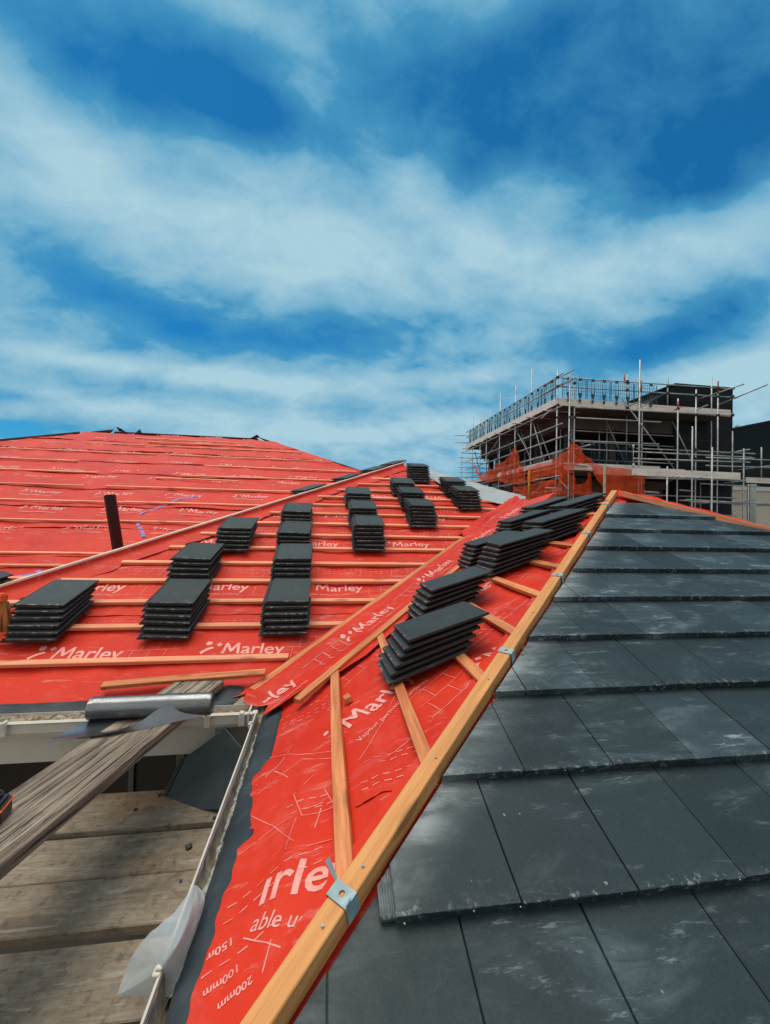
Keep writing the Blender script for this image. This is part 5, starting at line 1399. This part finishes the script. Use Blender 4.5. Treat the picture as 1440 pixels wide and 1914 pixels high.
# decks, toe boards
box('deck_boards', (X0 - .08, 16.02, zb - .30), (at(1366, 760, 16).x, 17.25, zb - .24), M_conc, sc)
box('deck_boards', (X0 - .08, 17.25, zb - .30), (X0 + 1.0, 27.2, zb - .24), M_conc, sc)
box('toe_board', (X0 - .10, 15.98, zb - .28), (at(1366, 760, 16).x, 16.018, zb + .02), M_toe, sc)
box('toe_board', (X0 - .12, 16.0, zb - .28), (X0 - .082, 27.2, zb + .0), M_toe, sc)
zl = at(1100, 866, 15.8).z
box('toe_board', (at(1055, 866, 15.8).x, 15.78, zl - .30), (at(1234, 870, 15.8).x, 15.82, zl - .0), M_toe, sc)
box('toe_board', (at(1112, 872, 15.4).x, 15.38, at(1200, 890, 15.4).z), (at(1280, 880, 15.4).x, 15.42, at(1200, 874, 15.4).z), M_toe, sc)
box('toe_board', (at(1182, 880, 14.9).x, 14.88, at(1300, 893, 14.9).z), (at(1384, 885, 14.9).x, 14.92, at(1300, 880, 14.9).z), M_toe, sc)
box('toe_board', (at(1395, 897, 14.9).x, 14.88, at(1420, 903, 14.9).z), (at(1450, 897, 14.9).x, 14.92, at(1420, 893, 14.9).z), M_toe, sc)
box('deck_boards', (at(1055, 866, 15.8).x, 15.83, zl - .36), (xr1, 17.2, zl - .30), M_conc, sc)
box('deck_boards', (X0 - .05, 16.3, 2.42), (X0 + 1.0, 27.0, 2.48), M_conc, sc)
box('toe_board', (X0 - .11, 16.2, 2.48), (X0 - .07, 27.0, 2.70), M_toe, sc)
for k in range(9):
    Yk = 16.6 + k * 1.25; tube('putlog', (X0 - .35 - .1 * (k % 3), Yk, zb - .36), (X0 + 1.4, Yk, zb - .36), TR, M_steel, sc, 6)
# mesh guards
def guard(P, dx, L, H=.80):
    bm = bmesh.new(); dx = V(dx); up = V((0, 0, 1))
    nV, nH = int(L / .085), 5
    for i in range(nV + 1): a = P + dx * (L * i / nV); tubebm(bm, a, a + up * H, .0065 if i % nV else .016, 4, False)
    for j in range(nH + 1): a = P + up * (H * j / nH); tubebm(bm, a, a + dx * L, .006, 4, False)
    for t in (.25, .75):
        a = P + dx * (L * t); q = dx.cross(up) * .02
        for dz, hh, ww in ((H - .03, .10, .06), (.02, .22, .045), (-.16, .14, .035)):
            boxbm(bm, (-ww, -.02, 0), (ww, .02, hh), Matrix.Translation(a + up * dz) @ Matrix.Rotation(math.atan2(dx.y, dx.x), 4, 'Z'))
        for s_ in (-1, 1): tubebm(bm, a + dx * .06 * s_ + up * .10, a + dx * .09 * s_ + up * (H * .95), .011, 4, False)
    return link('mesh_guard', bm, M_steeld, sc)
gz = zb + .04
for i in range(4): guard(V((X0 + .18 + i * 1.12, 15.93, gz)), (1, 0, 0), 1.06)
for i in range(9): guard(V((X0 - .02, 16.15 + i * 1.2, gz)), (0, 1, 0), 1.12)
for i in range(3): guard(V((at(1080, 850, 16.3).x + i * 1.15, 16.4, zl + .02)), (1, 0, 0), 1.08, .9)
# couplers
bm = bmesh.new()
for x, ys in ((1043, (705, 722, 757, 780)), (1066, (780, 823, 838)), (1075, (716, 780)), (1173, (713, 729, 762)), (1197, (717, 731, 788, 826, 840)), (1249, (722, 735)), (1302, (738, 775, 841, 857)), (1343, (725, 741, 776, 852)), (1268, (764, 842)), (1295, (842, 856, 896, 938)), (1332, (842, 858, 897, 936)), (1391, (843, 860, 897, 939)), (1370, (741, 776))):
    for y in ys:
        P = at(x, y, 15.55); boxbm(bm, P - V((.055, .055, .055)), P + V((.055, .055, .055)))
bmesh.ops.bevel(bm, geom=bm.edges[:], offset=.02, segments=1, affect='EDGES')
cp = link('coupler', bm, M_coupl, sc); cp['kind'] = 'stuff'
# lamp / fitting on the lower lift
bm = bmesh.new(); P = at(1184, 870, 15.2); tubebm(bm, P, P + V((0, 0, .75)), .012, 8); tubebm(bm, P + V((0, 0, .70)), P + V((0, 0, .86)), .035, 10); tubebm(bm, P + V((.02, 0, -.1)), P + V((.02, 0, .08)), .045, 10); tubebm(bm, P + V((0, 0, .18)), P + V((1.5, 0, .15)), .012, 6)
link('work_lamp', bm, M_white, sc)
# orange debris netting
def net(name, top, bot, Y, label, axis='y', amp=.12, n=36, nv=22, seedv=0):
    f = (lambda p: at(p[0], p[1], Y)) if axis == 'y' else (lambda p: atx(p[0], p[1], Y))
    T = [f(p) for p in top]; B_ = [f(p) for p in bot]; bm = bmesh.new(); g = {}
    for i in range(n + 1):
        a, b = crv(T, i / n), crv(B_, i / n)
        for j in range(nv + 1):
            p = a.lerp(b, j / nv); wv = sin(i * .9 + seedv + 1.5 * fbm(j * .1, i * .1)) * amp * (.35 + .65 * abs(fbm(i * .12 + seedv, j * .1)))
            if axis == 'y': p.y += wv
            else: p.x += wv
            g[i, j] = bm.verts.new(p)
    for i in range(n):
        for j in range(nv): bm.faces.new((g[i, j], g[i + 1, j], g[i + 1, j + 1], g[i, j + 1]))
    return tag(link(name, bm, M_net, None, smooth=True), label, 'debris netting', 'orange debris netting hung on the scaffold')
net('debris_netting', [(1075, 824), (1090, 845), (1112, 864), (1140, 873), (1175, 876), (1210, 883)], [(1075, 872), (1088, 866), (1110, 880), (1135, 925), (1170, 945), (1207, 938)], 15.05, 'broad orange netting draped from the scaffold corner to the right, above the hip top', amp=.18)
net('debris_netting', [(1073, 824), (1062, 840), (1045, 852), (1030, 862), (1005, 868), (985, 876)], [(1073, 884), (1062, 884), (1045, 887), (1020, 890), (1000, 898), (985, 904)], 15.1, 'orange netting gathered to the left of the scaffold corner peak', amp=.15, seedv=3)
net('debris_netting', [(984, 872), (972, 868), (965, 832), (958, 845), (945, 860), (925, 868)], [(984, 905), (972, 905), (960, 905), (948, 903), (936, 900), (922, 898)], X0 - .15, 'orange netting hanging midway along the long receding scaffold side', 'x', .12, seedv=5)
net('debris_netting', [(922, 876), (912, 880), (903, 884), (896, 884), (889, 874), (885, 866)], [(922, 900), (912, 900), (905, 898), (900, 896), (897, 892), (894, 886)], X0 - .2, 'small orange netting end at the far left of the scaffold', 'x', .1, seedv=7)
net('debris_netting', [(1046, 885), (1060, 885), (1072, 890), (1080, 905), (1095, 900), (1102, 880)], [(1040, 925), (1052, 925), (1066, 925), (1080, 925), (1095, 925), (1108, 925)], 15.6, 'lower ragged orange netting in front of the brick ground floor', amp=.14, seedv=9)
net('debris_netting', [(1040, 895), (1025, 898), (1010, 900), (995, 905), (980, 908), (960, 910)], [(1040, 940), (1025, 940), (1010, 940), (995, 935), (980, 932), (960, 928)], X0 - .1, 'dull orange netting low on the receding scaffold side', 'x', .1, seedv=11)
# post in front
T = at(1131, 868, 13.0)
tag(tube('scaffold_post', (T.x, 13, GZ), (T.x, 13, T.z), .042, simple('weathered_post', (.20, .20, .17), .7), None, 12), 'single stout grey post standing in front of the orange netting', 'post')
T = at(1367, 905, 17.5)

# ------------------------------------------------------------------ things further right
gb = empty('garage', (29, 22, GZ), 'beige rendered building with pale coping at the right edge, behind the scaffold', 'building')
Yg = 21.0; q = at(1371, 916, Yg); q2 = at(1371, 911, Yg)
box('wall', (q.x, Yg, GZ), (38, Yg + 6, q.z), M_beige, gb); box('coping', (q.x - .06, Yg - .08, q.z + .003), (38, Yg + 6, q2.z + .09), M_white, gb)
box('wall_band', (q.x - .02, Yg - .04, at(1371, 943, Yg).z), (38, Yg - .002, at(1371, 940, Yg).z), M_frame, gb)
T = at(1409, 905, 18.0); tag(tube('support_post', (T.x, 18, GZ), (T.x, 18, T.z),   .12, simple('grey_post', (.20, .23, .22), .8), None, 14), 'thick grey round post in front of the beige building', 'post')
T = at(1400, 905, 18.5); tag(tube('support_post', (T.x, 18.5, GZ), (T.x, 18.5, T.z), .07, M_coupl, None, 10), 'thin black post beside the thick grey one, in front of the beige building', 'post')
hall = empty('black_hall', (32, 27, GZ), 'large black clad hall with a sloping roof edge at the right', 'building')
a, b = at(1371, 803, 26), at(1470, 783, 26)
prism_obj('wall', [V((a.x, 26, GZ)), V((b.x + 8, 26, GZ)), V((b.x + 8, 26, b.z + 1.4)), V((b.x, 26, b.z)), V((a.x, 26, a.z))], V((0, 10, 0)), M_cladr, hall, 0)
prism_obj('roof_edge', [V((a.x, 25.95, a.z + .002)), V((b.x, 25.95, b.z + .002)), V((b.x, 25.95, b.z + .14)), V((a.x, 25.95, a.z + .14))], V((0, 10, 0)), M_clad, hall, 0)
# bare tree
tr = empty('bare_tree', (at(1394, 800, 45).x, 45, GZ), 'leafless tree top showing above the black hall', 'tree')
random.seed(3)
bm = bmesh.new(); bt = at(1394, 800, 45); tubebm(bm, (bt.x, 45, GZ), (bt.x, 45, bt.z - 3), .22, 8); link('trunk', bm, M_darkwood, tr)
bm = bmesh.new()
def branch(p, d, L, r_, dep):
    q_ = p + d * L; tubebm(bm, p, q_, r_, 4, False)
    if dep == 0: return
    for _ in range(4 if dep > 1 else 5):
        nd_ = (d + V((random.uniform(-.8, .8), random.uniform(-.8, .8), random.uniform(-.1, .7)))).normalized(); branch(p.lerp(q_, random.uniform(.5, 1)), nd_, L * random.uniform(.55, .8), r_ * .6, dep - 1)
branch(V((bt.x, 45, bt.z - 3.0)), V((0, 0, 1)), 1.5, .12, 4)
link('crown', bm, M_darkwood, tr)

# ground
bm = bmesh.new(); 
for k in range(1): boxbm(bm, (-600, -600, GZ - .2), (900, 1200, GZ))
gr = link('ground', bm, M_ground); gr['kind'] = 'structure'
